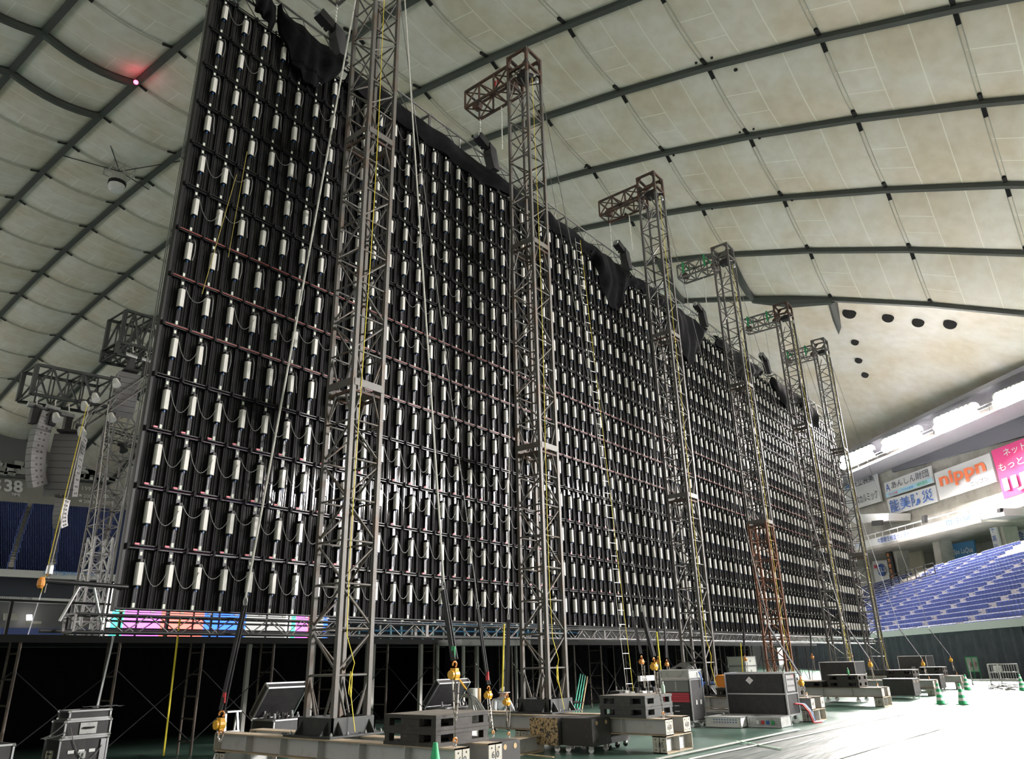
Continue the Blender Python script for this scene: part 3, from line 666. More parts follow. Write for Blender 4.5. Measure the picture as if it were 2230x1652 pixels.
o, q = lquad('seat_block', [(-40, 1388), (230, 1388), (230, 1368), (-40, 1366)], YL-60, 3, 'seat_blue'); tag(o, 'low block of blue seating beyond the stage rail', 'seats')
b = MB(); e0 = OY(900, 1150, YL); b.prism([V((e0.x-4, YL, 0)), fpt(s0, 0), fpt(s0, 46), V((e0.x-4, YL, 46))], (3, 3, 0)); tag(b.build('wall_back', 'concrete_dark'), 'dim far end of the stadium hidden behind the screen', kind='structure')
# mid-distance far tier seen under the screen, right of the first tower
o, q = lquad('far_glazing', [(680, 1400), (1260, 1410), (1260, 1350), (680, 1345)], 100, 1, 'glass_dark'); tag(o, 'dark blue glazed boxes seen below the screen truss', 'glazing')
for k in range(24):
    x = 690+k*23; P = OY(x, 1352+k*.4, 99.6); Q = OY(x, 1390+k*.4, 99.6); member('mullion', P, Q, .25, 'sky_strip' if k % 3 else 'facade_white', o)
for yy in (1356, 1371): member('transom', OY(680, yy, 99.6), OY(1260, yy+6, 99.6), .25, 'sign_blue', o)
# ================================================================== SCREEN WALL
SX0, SY, SZ0, PW, PH, NC, NR = 5.70, 12.55, 2.61, .5068, 1.0, 88, 13
wall = thing('led_wall', 'back of a huge LED screen of black panels with white power boxes', 'LED screen', (SX0, SY, SZ0))
def panel_parts(b, ox=0, oy=0, oz=0, full=True):
    W = PW
    def bx(x0, y0, z0, x1, y1, z1): b.box(ox+x0, oy+y0, oz+z0, ox+x1, oy+y1, oz+z1)
    b.mi = 0; bx(.006, 0, .008, W-.006, .05, PH-.008)
    b.mi = 1
    for x in (.006, W-.030): bx(x, -.045, .008, x+.024, 0, PH-.008)
    bx(.03, -.035, .008, W-.03, 0, .035); bx(.03, -.035, PH-.035, W-.03, 0, PH-.008)
    if full:
        for x in (.105, .150, W-.160, W-.115): bx(x, -.014, .035, x+.012, 0, PH-.035)
    b.mi = 2; bx(W/2-.036, -.055, .035, W/2+.036, 0, PH-.035)
    b.mi = 3; bx(W/2-.020, -.060, .045, W/2+.020, -.055, .115); bx(W/2-.020, -.060, .865, W/2+.020, -.055, .925)
def box_parts(b, ox=0, oy=0, oz=0):
    W = PW; c = W/2
    # rounded-front housing: octagonal section
    def oct_(z0, z1, r, m, y=-.095):
        b.mi = m; pr = [(-r, .04), (-r, -.02), (-r*.62, -.042), (r*.62, -.042), (r, -.02), (r, .04)]
        b.prism([(ox+c+x, oy+y+yy, oz+z0) for x, yy in pr], (0, 0, z1-z0))
    oct_(.385, .745, .053, 0); oct_(.372, .386, .050, 1); oct_(.744, .80, .030, 1)
    b.mi = 2; b.box(ox+c-.012, oy-.11, oz+.335, ox+c+.012, oy-.085, oz+.374)
    b.mi = 1; b.box(ox+c-.007, oy-.105, oz+.12, ox+c+.007, oy-.09, oz+.34)
pb = MB(); panel_parts(pb); PANEL = pb.mesh('panel', ['panel_black', 'panel_rib', 'spine', 'tag_white'])
qb = MB(); box_parts(qb); POWER = qb.mesh('power_box', ['box_white', 'cap_black', 'connector_blue'])
CABLES = []
rc = random.Random(5)
for k in range(5):
    cb = MB(); sg = rc.uniform(.22, .42); a = (PW/2+.03, -.13, .80); e = (PW*1.5-.03+rc.uniform(-.02, .02), -.14, .74+rc.uniform(-.1, .05))
    pts = catenary(a, e, sg, 9)
    cb.tube([(PW/2+.01, -.10, .79)]+pts, .0062, 4, False); CABLES.append(cb.mesh('cable', 'cable_grey'))
for k in range(3):
    cb = MB(); a = (PW/2+.02, -.12, .80); pts = [(PW/2+.0, -.1, .78), (PW/2+.05, -.15, .83), (PW/2+.08, -.16, .74), (PW/2+.11, -.12, .58), (PW/2+.10+.03*k, -.08, .42)]
    cb.tube(pts, .0065, 4, False); CABLES.append(cb.mesh('cable', 'cable_grey'))
NEAR = 23
far = MB(); farb = MB()
for cidx in range(NC):
    for r in range(NR):
        x, z = cidx*PW, r*PH
        if cidx < NEAR:
            p = bpy.data.objects.new('panel', PANEL); p.location = (x, 0, z); p.rotation_euler = (rc.uniform(-.006, .006), 0, 0); link(p, wall)
            q = bpy.data.objects.new('power_box', POWER); q.rotation_euler = (0, rc.uniform(-.012, .012), 0); link(q, p)
            c2 = bpy.data.objects.new('cable', CABLES[rc.randrange(5) if r < 4 or rc.random() < .25 else 5+rc.randrange(3)]); link(c2, p)
        else:
            panel_parts(far, x, 0, z, full=False); box_parts(farb, x, 0, z)
o = far.build('distant_panels', ['panel_black', 'panel_rib', 'spine', 'tag_white'], wall, local=True); o['kind'] = 'stuff'
o = farb.build('distant_power_boxes', ['box_white', 'cap_black', 'connector_blue'], wall, local=True); o['kind'] = 'stuff'
L_ = NC*PW
for v_ in range(NR+1):
    red = v_ in (5, 6, 7)
    b = MB(); z = v_*PH
    for dz in (-.026, .026): b.box(-.02, -.075, z+dz-.008, L_+.02, -.055, z+dz+.008)
    if red:
        b.mi = 1; b.box(-.02, -.098, z-.011, L_+.02, -.076, z+.011)
    b.build('rail', ['rail_black', 'rail_red'], wall, local=True)
    if v_:
        b = MB()
        for cidx in range(NC):      # small coupling latches beside every column joint
            x = cidx*PW; b.box(x-.02, -.12, z-.05, x+.02, -.085, z+.05)
        oo = b.build('latches', 'alu_dull' if v_ > 20 else 'panel_rib', wall, local=True); oo['kind'] = 'stuff'
    if v_ in (1, 2, 3):
        for cidx in range(NEAR+8): member('pink_tag', V((SX0+cidx*PW+.09, SY-.125, SZ0+z+.035)), V((SX0+cidx*PW+.165, SY-.125, SZ0+z+.035)), .028, 'tag_pink', wall)
for cidx in range(NEAR): member('foot_label', V((SX0+cidx*PW+.04, SY-.06, SZ0-.015)), V((SX0+cidx*PW+.11, SY-.06, SZ0-.015)), .025, 'tag_white', wall)
b = MB(); b.box(-.05, -.06, -.02, -.005, .06, NR*PH+.05); b.build('edge_profile', 'rail_black', wall, local=True)
for dx in (-.14, -.10): member('edge_cable', V((SX0+dx, SY+.05, SZ0-.4)), V((SX0+dx*.6, SY+.05, SZ0+13.2)), .014, 'wire', wall)
# ---------------- box trusses above and below the screen
def box_truss(name, label, p0, axis, length, wd, ht, bay, m, chord=.05, web=.026, group=None, mc=None):
    t = thing(name, label, 'truss', p0, group=group); mc = mc or m; p0 = V(p0); ax = V(axis).normalized()
    if abs(ax.z) > .9: s_ = V((1, 0, 0)); up = V((0, 1, 0))
    else: s_ = V((0, 0, 1)).cross(ax).normalized(); up = V((0, 0, 1))
    cor = [s_*(a*wd/2)+up*(b_*ht/2) for a, b_ in ((-1, -1), (1, -1), (1, 1), (-1, 1))]
    for c_ in cor: member('chord', p0+c_, p0+c_+ax*length, chord, mc, t, round_=True)
    n = max(1, round(length/bay))
    for f in range(4):
        a, b_ = cor[f], cor[(f+1) % 4]
        for k in range(n):
            u0, u1 = length*k/n, length*(k+1)/n
            member('web_bar', p0+(a if k % 2 else b_)+ax*u0, p0+(b_ if k % 2 else a)+ax*u1, web, m, t, round_=True)
        for k in (0, n): member('end_bar', p0+a+ax*(length*k/n), p0+b_+ax*(length*k/n), web*1.5, m, t)
    return t
TL = 7.0; k = 0; x = SX0-.3
tn = ['at the left corner beside the big black drape', 'between the first and second towers', 'behind the second tower', 'between the second and third towers', 'behind the third and fourth towers', 'behind the fourth and fifth towers', 'at the far right end of the screen']
while x < SX0+L_:
    ln = min(TL, SX0+L_+.2-x)
    box_truss('screen_truss', 'hanging truss section over the screen, '+tn[min(k, 6)], (x, SY+.25, 16.35), (1, 0, 0), ln-.04, .55, .62, .62, 'steel_far', .055, .028, 'trusses along the screen top'); x += ln; k += 1
x = SX0-.62; k = 0
bn = ['at the left end over the coloured light bars', 'left of the nearest tower', 'right of the nearest tower', 'behind the second tower', 'between the second and third towers', 'behind the third tower', 'at the far right end']
while x < SX0+L_:
    ln = min(7.5, SX0+L_+.4-x)
    box_truss('base_truss', 'slim truss section under the screen, '+bn[min(k, 6)], (x, SY+.05, 2.40), (1, 0, 0), ln-.04, .36, .26, .38, 'steel_far', .04, .022, 'trusses under the screen', 'rail_black'); x += ln; k += 1
for i, (xa, xb, zz, lab) in enumerate([(SX0-1.15, SX0+.1, 2.98, 'black outrigger bar projecting left from the screen foot')]):
    t = thing('outrigger_bar', lab, 'bar', (xa, SY-.1, zz)); member('bar', (xa, SY-.1, zz), (xb, SY-.1, zz-.02), .075, 'rail_black', t, round_=True)
    b = MB(); b.lathe((xa-.02, SY-.1, zz-.05), [(.03, -.06), (.055, -.02), (.055, .05), (.03, .1)], 10); b.build('clamp', 'hoist_orange', t); b = MB(); b.lathe((xa+.06, SY-.1, zz+.06), [(.02, 0), (.05, .04), (.045, .16), (.02, .2)], 10); b.build('light_bulb', 'alu', t)
    for dx, dx2 in ((.55, .35), (.75, .95)): member('strut', (xa+dx, SY-.05, zz-.03), (xa+dx2, SY-.05, 2.42), .045, 'alu', t, round_=True)
for dz in (-.22,): 
    t = member('lower_pipe', (SX0-.9, SY+.35, 2.52+dz), (SX0+L_, SY+.35, 2.52+dz), .06, 'black', None, round_=True); tag(t, 'long black pipe running below the screen truss', 'pipe')
# ---------------- rolled black drape along the top edge
def drape(name, label, x0, x1, z_top, drop, seed, bulge=.18, y=SY-.16):
    rr = random.Random(seed); b = MB(); rows = []; n = 26
    ph = [rr.uniform(0, 6.28) for _ in range(4)]
    for i in range(n+1):
        u = i/n; X = x0+(x1-x0)*u; d = drop(u) if callable(drop) else drop; r = []
        for j in range(9):
            v_ = j/8; f = math.sin(v_*9+u*5+ph[0])*.05*v_+math.sin(u*34+ph[1])*.045*(.3+v_)
            r.append((X, y-bulge*math.sin(math.pi*min(1, v_*1.05))*(.7+.3*math.sin(u*11+ph[2]))+f, z_top(X)-d*v_+.04*math.sin(u*17+ph[3])))
        rows.append(r)
    b.grid(rows); rows2 = [[(p[0], p[1]+.06+.05*math.sin(k*.8), p[2]) for p in r] for k, r in enumerate(rows)]
    b.grid(rows2); o = b.build(name, 'black_fabric', smooth=True); return tag(o, label, 'drape', 'black drapes along the screen top')
zt = lambda X: 16.12
drape('black_drape', 'big loose black drape sagging from the truss left of the nearest tower', 7.15, 9.2, lambda X: 16.35-.1*(X-7.1), lambda u: .12+1.55*math.sin(math.pi*min(1, u*1.02))**.8*(1-.25*u), 1, .25)
drape('black_drape', 'short black drape knotted at the very left top corner', 5.9, 7.1, lambda X: 16.6-.2*(X-5.9), lambda u: .25+.55*u, 2, .2)
drape('black_drape', 'rolled black drape between the first and second towers', 9.2, 15.4, zt, .62, 3, .22)
drape('black_drape', 'rolled black drape between the second and third towers', 15.4, 20.6, zt, .5, 4, .2)
drape('black_drape', 'bunched black drape hanging in a point before the third tower', 20.6, 23.4, zt, lambda u: .5+1.7*max(0, math.sin(math.pi*(u*1.15-.12))), 5, .25)
drape('black_drape', 'rolled black drape right of the third tower', 23.4, 26.2, zt, .5, 6, .2)
drape('black_drape', 'bunched black drape hanging in a lobe before the fourth tower', 26.2, 30.2, zt, lambda u: .5+1.9*max(0, math.sin(math.pi*(u*1.1-.1))), 7, .25)
drape('black_drape', 'crumpled black drape before the fifth tower', 31.5, 37.5, zt, lambda u: .45+1.0*max(0, math.sin(math.pi*u))**2, 8, .22)
drape('black_drape', 'crumpled black drape before the sixth tower', 38.6, 46.5, zt, lambda u: .4+.9*abs(math.sin(math.pi*u*1.6)), 9, .22)

# ================================================================== HOIST TOWERS
TX = [8.72, 14.82, 23.18, 30.3, 38.4, 44.85]; TY = 10.75; TS = .727; ZB = .615; ZTOP = 19.95
ordn = ['nearest', 'second', 'third', 'fourth', 'fifth', 'farthest sixth']
def tower(k):
    X = TX[k]; m = 'steel' if k < 2 else 'steel_far'
    lab = ['nearest and tallest looking lattice tower, worn grey steel, running out of the top', 'second lattice tower with a rusty top and arm, right of the nearest one', 'third lattice tower from the left with dark arm over the drape', 'fourth lattice tower, rust brown in its lowest section', 'fifth lattice tower with green straps on its arm', 'sixth and farthest lattice tower at the right end of the screen'][k]
    t = thing('lattice_tower', lab, 'tower', (X+TS/2, TY+TS/2, ZB), group='lattice towers before the screen')
    lw, bw = .082, .042
    cor = [V((X, TY, 0)), V((X+TS, TY, 0)), V((X+TS, TY+TS, 0)), V((X, TY+TS, 0))]
    Z = lambda z: V((0, 0, z))
    secs = [(.88, 6.88), (6.88, 12.9), (12.9, 18.95)]
    for si, (z0, z1) in enumerate(secs):
        mm = 'rust' if (k == 3 and si == 0) else m
        for c_ in cor: member('leg', c_+Z(z0 if si else ZB+.05), c_+Z(z1), lw, mm, t)
        za, zb_ = z0+.68, z1-.76; nb = 6; zs = [za+(zb_-za)*i/nb for i in range(nb+1)]
        for f in range(4):
            a, b_ = cor[f], cor[(f+1) % 4]; flip = f in (1, 3)
            mid = (a+b_)/2
            for c_ in (a, b_):
                member('brace', c_+Z(za), mid.lerp(c_, .35)+Z(z0+.05), bw, mm, t, round_=True)
                member('brace', c_+Z(zb_), mid.lerp(c_, .35)+Z(z1-.12), bw, mm, t, round_=True)
            for i, z in enumerate(zs): member('crossbar', a+Z(z), b_+Z(z), bw, mm, t, round_=True)
            for i in range(nb):
                up = (i % 2 == 0) != flip
                p_, q_ = (a, b_) if up else (b_, a)
                member('brace', p_+Z(zs[i]+.05), q_+Z(zs[i+1]-.05), bw, mm, t, round_=True)
        if si < 2:      # bolted collar between sections
            for f in range(4):
                a, b_ = cor[f], cor[(f+1) % 4]; d = (b_-a).normalized(); out = V((d.y, -d.x, 0))
                member('collar_plate', a+out*.045+Z(z1), b_+out*.045+Z(z1), .014, m, t, ht=.15)
                member('collar_plate', a+Z(z1-.17), b_+Z(z1-.17), .05, 'rust_dark', t, ht=.05)
    # shoe with gussets
    b = MB(); x0, x1, y0, y1 = X-.10, X+TS+.10, TY-.10, TY+TS+.10
    b.box(x0-.16, y0-.16, ZB, x1+.16, y1+.16, ZB+.03); b.build('base_plate', 'shoe_black', t)
    b = MB()
    for (ax0, ay0, ax1, ay1) in ((x0, y0, x1, y0+.03), (x0, y1-.03, x1, y1), (x0, y0, x0+.03, y1), (x1-.03, y0, x1, y1)): b.box(ax0, ay0, ZB+.03, ax1, ay1, ZB+.29)
    b.build('shoe_frame', 'shoe_black', t)
    for f in (.14, .86):
        for (P, d) in ((V((x0+(x1-x0)*f, y0, 0)), V((0, -1, 0))), (V((x0+(x1-x0)*f, y1, 0)), V((0, 1, 0))), (V((x0, y0+(y1-y0)*f, 0)), V((-1, 0, 0))), (V((x1, y0+(y1-y0)*f, 0)), V((1, 0, 0)))):
            b = MB(); sd = V((d.y, -d.x, 0))*.012; b.prism([P+Z(ZB+.03)-sd, P+d*.15+Z(ZB+.03)-sd, P+Z(ZB+.24)-sd], sd*2); b.build('gusset', 'shoe_black', t)
    for c_ in cor:
        for e in (-.17, .17): b = MB(); b.lathe(c_+V((e, -.17 if c_.y < TY+.1 else .17, ZB+.03)), [(.022, 0), (.022, .03), (.012, .03), (.012, .05)], 8); b.build('bolt', 'alu_dull', t)
    # rusty head block with chamfered openings
    head = 'rust_dark' if k == 1 else ('rust_dark' if k in (2, 4) else m)
    z0, z1 = 18.95, ZTOP
    for c_ in cor: member('head_post', c_+Z(z0), c_+Z(z1), .085, head, t)
    for f in range(4):
        a, b_ = cor[f], cor[(f+1) % 4]
        for z in (19.3, z1-.04): member('head_beam', a+Z(z), b_+Z(z), .08, head, t)
        for (c_, o_) in ((a, b_), (b_, a)):
            d = (o_-c_).normalized(); nn = V((d.y, -d.x, 0))*.015
            for zc, sg in ((19.34, 1), (z1-.08, -1)):
                b = MB(); b.prism([c_+Z(zc)-nn, c_+d*.2+Z(zc)-nn, c_+Z(zc+sg*.2)-nn], nn*2); b.build('head_gusset', head, t)
        member('brace', a+Z(18.98), b_+Z(19.3), bw, m, t, round_=True)
    # arm reaching over the screen
    za, zb_ = 18.95, 19.62; yA, yB = TY+TS, 13.33; n = 3
    am = head if k == 1 else ('rust_dark' if k == 2 else m)
    for xx in (X, X+TS):
        for z in (za, zb_): member('arm_chord', (xx, yA, z), (xx, yB, z), .07, am, t)
        for i in range(n+1):
            y = yA+(yB-yA)*i/n; member('arm_post', (xx, y, za), (xx, y, zb_), .05, am, t)
            if i < n: y2 = yA+(yB-yA)*(i+1)/n; member('arm_brace', (xx, y, za if i % 2 else zb_), (xx, y2, zb_ if i % 2 else za), .04, am, t)
    for z in (za, zb_):
        for i in range(n+1):
            y = yA+(yB-yA)*i/n; member('arm_tie', (X, y, z), (X+TS, y, z), .05, am, t)
            if i < n: y2 = yA+(yB-yA)*(i+1)/n; member('arm_brace', (X if i % 2 else X+TS, y, z), (X+TS if i % 2 else X, y2, z), .035, am, t)
    for y in (11.6, 13.1):
        b = MB(); b.tube([(X+TS/2-.09, y, 19.15), (X+TS/2+.09, y, 19.15)], .16, 14); b.build('pulley', 'rust_dark', t)
    b = MB(); b.box(X+.15, TY+.1, 19.0, X+.5, TY+.5, 19.25); b.build('winch_box', 'black', t)
    b = MB(); b.lathe((X+TS*.6, TY-.06, 18.75), [(.03, 0), (.06, .05), (.06, .16), (.03, .22)], 8); b.build('rope_grab', 'alu', t)
    if k == 1:
        for e in (0, .16): b = MB(); b.box(X+.3, 12.1+e, 19.5, X+.34, 12.2+e, 19.7); b.build('marker', 'red_tag', t)
    if k >= 3:
        for y in (11.9, 13.0):
            b = MB(); b.tube([(X-.05, y, 19.1), (X-.06, y, 19.68), (X+TS*.5, y+.05, 19.72), (X+TS+.04, y, 19.6)], .05, 5); b.build('green_strap', 'green_tag', t)
    # hoist chains falling to the truss
    yr = 'rope_yellow'
    pts = [(X+.20, TY-.05, 18.8-i*1.55+.0) for i in range(11)]
    pts = [(X+.20+.10*math.sin(i*.5)*(i/10), TY-.06, z) for i, (_, _, z) in enumerate(pts)]
    b = MB(); b.tube(pts+[(X+.12, TY-.08, 2.2), (X+.30, TY-.10, 1.75), (X+.22, TY-.09, 1.45), (X+.30, TY-.2, .68)], .008 if k < 2 else .009, 5, False); b.build('safety_rope', yr, t)
    if k < 2:
        b = MB()
        for e in range(2): b.tube([(X+.24+.008*e, TY-.08, 1.62), (X+.20+.008*e, TY-.1, 1.3-.03*e), (X+.26+.008*e, TY-.1, 1.22-.03*e), (X+.28+.007*e, TY-.08, 1.6)], .0045, 5, False)
        b.build('rope_coil', yr, t)
    for y, sag in ((12.35, 0), (13.28, 0)):
        hc = thing('hoist_chain', ('front' if y < 13 else 'rear')+' load chain hanging from the arm of the '+ordn[k]+' tower', 'chain', (X+TS, y, 17.0), group='load chains from the tower arms')
        b = MB(); n = 34; ztop, zlow = 18.95, 16.7 if y > 13 else 17.2
        for i in range(n):
            z = ztop-(ztop-zlow)*i/n; h = (ztop-zlow)/n*.75
            b.bar((X+TS-.02, y, z), (X+TS-.02, y, z-h), .045 if i % 2 else .02, .02 if i % 2 else .045)
        b.build('chain_run', 'rope_white', hc)
    # black motor and chain bag on the truss
    h = thing('chain_motor', 'black chain motor with chain bag on the screen truss by the '+ordn[k]+' tower', 'hoist', (X-.1, SY+.15, 16.7), group='chain motors on the screen truss')
    hx, hy, hz = X-.05, SY-.12, 17.0
    b = MB(); b.bar((hx-.38, hy, hz+.10), (hx+.02, hy, hz-.05), .26, .24); b.tube([(hx+.0, hy, hz-.02), (hx+.10, hy, hz-.06)], .12, 12); b.build('motor_body', 'black', h)
    b = MB(); b.tube([(hx-.44, hy, hz+.13), (hx-.36, hy, hz+.09)], .11, 12); b.build('motor_cap', 'alu_dull', h)
    b = MB(); b.tube([(hx-.12, hy, hz+.1), (hx-.12, hy, hz+.2), (hx-.05, hy, hz+.22)], .02, 6); b.build('hook', 'hoist_orange', h)
    b = MB(); rows = []
    b.prism([(hx+.06, hy-.15, hz+.05), (hx+.36, hy-.15, hz-.05), (hx+.52, hy-.15, hz-.78), (hx+.26, hy-.15, hz-.80), (hx+.10, hy-.15, hz-.35)], (0, .3, 0)); b.build('chain_bag', 'sling_black', h)
    b = MB(); b.tube([(hx-.1, hy+.1, hz-.05), (hx-.2, hy+.1, hz-.25), (hx, hy+.12, hz-.3), (hx+.05, hy+.1, hz-.1)], .018, 5); b.build('control_cable', 'rope_white', h)
    return t
for k in range(6): tower(k)
# ================================================================== BALLAST UNDER THE TOWERS
def hbeam(label, p0, p1, number=None, ends=(True, True), stiff=3, group='steel beams of the tower bases', m='web_grey'):
    """steel H beam 0.3 x 0.3, p0 and p1 are the middles of its underside at both ends"""
    p0, p1 = V(p0), V(p1); d = (p1-p0); ln = d.length; d.normalize(); s = V((0, 0, 1)).cross(d)
    t = thing('steel_beam', label, 'beam', p0, group=group); Z = V((0, 0, 1)); h, w_ = .305, .15
    def plate(name, a, b_, mm): bb = MB(); bb.prism(a, b_); return bb.build(name, mm, t)
    plate('top_flange', [p0-s*w_+Z*(h-.02), p0+s*w_+Z*(h-.02), p1+s*w_+Z*(h-.02), p1-s*w_+Z*(h-.02)], Z*.02, 'flange_dust')
    plate('bottom_flange', [p0-s*w_, p0+s*w_, p1+s*w_, p1-s*w_], Z*.02, 'flange_dust')
    plate('web', [p0-s*.008+Z*.02, p0+s*.008+Z*.02, p1+s*.008+Z*.02, p1-s*.008+Z*.02], Z*(h-.04), m)
    for k in range(stiff):
        f = (k+1)/(stiff+1); c = p0.lerp(p1, f)
        for sg in (-1, 1): plate('stiffener', [c+s*sg*.01+Z*.02-d*.006, c+s*sg*w_*.97+Z*.02-d*.006, c+s*sg*w_*.97+Z*.02+d*.006, c+s*sg*.01+Z*.02+d*.006], Z*(h-.04), m)
    for k, on in enumerate(ends):
        if not on: continue
        c, dd = (p0, d) if k == 0 else (p1, -d); ss = s if k == 0 else -s
        ep = plate('end_plate', [c-s*w_, c+s*w_, c+s*w_+dd*.018, c-s*w_+dd*.018], Z*h, 'plate_grey')
        # seen from outside, left to right
        l, r_ = (c+ss*w_, c-ss*w_) if True else (c, c)
        q = [l, r_, r_+Z*h, l+Z*h]
        for u, v_ in ((.22, .2), (.78, .2), (.22, .8), (.78, .8)):
            P = l.lerp(r_, u)+Z*h*v_; bb = MB(); bb.disc(P-dd*.001, dd, .013, 8, .006); bb.build('bolt_hole', 'black', ep)
        if number: letter(number, q, (.22, .36, .78, .66), 'ink', ep, dd*-.004, 'number')
    return t
tw = ['nearest', 'second', 'third', 'fourth', 'fifth', 'sixth']
BX = [(8.55, 9.27), (14.38, 15.14), (22.62, 23.45), (29.7, 30.5), (37.75, 38.55), (44.3, 45.1)]
YN, YF = [7.72, 7.55, 7.42, 7.3, 7.2, 7.2], 13.45
for k in range(6):
    for e in (0, 1):
        x = BX[k][e]; hbeam(f'long grey steel beam under the {tw[k]} tower, '+('left' if e == 0 else 'right')+' of its pair', (x, YN[k], .305), (x, YN[k]+6.0, .305), '6.0', stiff=5)
    xm = (BX[k][0]+BX[k][1])/2
    hbeam(f'short steel beam on the floor under the near end of the {tw[k]} tower pair', (xm-.56, YN[k]+.15, 0), (xm+.56, YN[k]+.15, 0), '1.05', stiff=1)
    hbeam(f'short steel beam on the floor under the far end of the {tw[k]} tower pair', (xm-.56, YN[k]+5.7, 0), (xm+.56, YN[k]+5.7, 0), '1.05', stiff=1)
    if k < 3: hbeam(f'short steel beam on the floor under the middle of the {tw[k]} tower pair', (xm-.56, 11.1, 0), (xm+.56, 11.1, 0), None, stiff=1)
hbeam('low steel beam on the floor between the first and second towers', (11.75, 10.1, 0), (13.5, 10.1, 0), None, stiff=1)
BALL = {}
def pallet(label, x0, y0, x1, y1, z0, hgt, m, mt):
    t = thing('ballast_block', label, 'weight', ((x0+x1)/2, (y0+y1)/2, z0), group='black ballast blocks on the tower bases'); a = hgt*.24
    b = MB(); b.box(x0, y0, z0, x1, y1, z0+a); b.build('bottom_slab', m, t)
    b = MB(); b.box(x0, y0, z0+hgt-a, x1, y1, z0+hgt); b.build('top_slab', [m], t)
    b = MB(); b.box(x0+.01, y0+.01, z0+hgt, x1-.01, y1-.01, z0+hgt+.004); b.build('dusty_top', mt, t)
    W, D = x1-x0, y1-y0
    for fx in ((0, .09), (.32, .68), (.91, 1)):
        for fy in ((0, .09), (.32, .68), (.91, 1)):
            b = MB(); b.box(x0+.012+(W-.024)*fx[0], y0+.012+(D-.024)*fy[0], z0+a, x0+.012+(W-.024)*fx[1], y0+.012+(D-.024)*fy[1], z0+hgt-a); b.build('foot_block', m, t)
    return t
for k in range(6):
    x0 = BX[k][0]-.17; y0 = [8.07, 7.95, 7.9, 8.0, 7.9, 7.9][k]; m = ['ballast_black', 'ballast_grey', 'ballast_black', 'ballast_black', 'ballast_black', 'ballast_black'][k]
    for e in (0, 1): pallet(('lower' if e == 0 else 'upper')+f' black ballast block stacked near the {tw[k]} tower base', x0, y0, x0+1.16, y0+1.08, .612+e*.207, .2, m, 'ballast_top')
pallet('flat black ballast block beyond the black rack, under the orange case', 22.55, 9.3, 23.5, 10.2, .612, .24, 'ballast_black', 'ballast_top')
pallet('flat black ballast block right behind the fourth tower pallet', 29.6, 9.3, 30.6, 10.2, .612, .2, 'ballast_black', 'ballast_top')
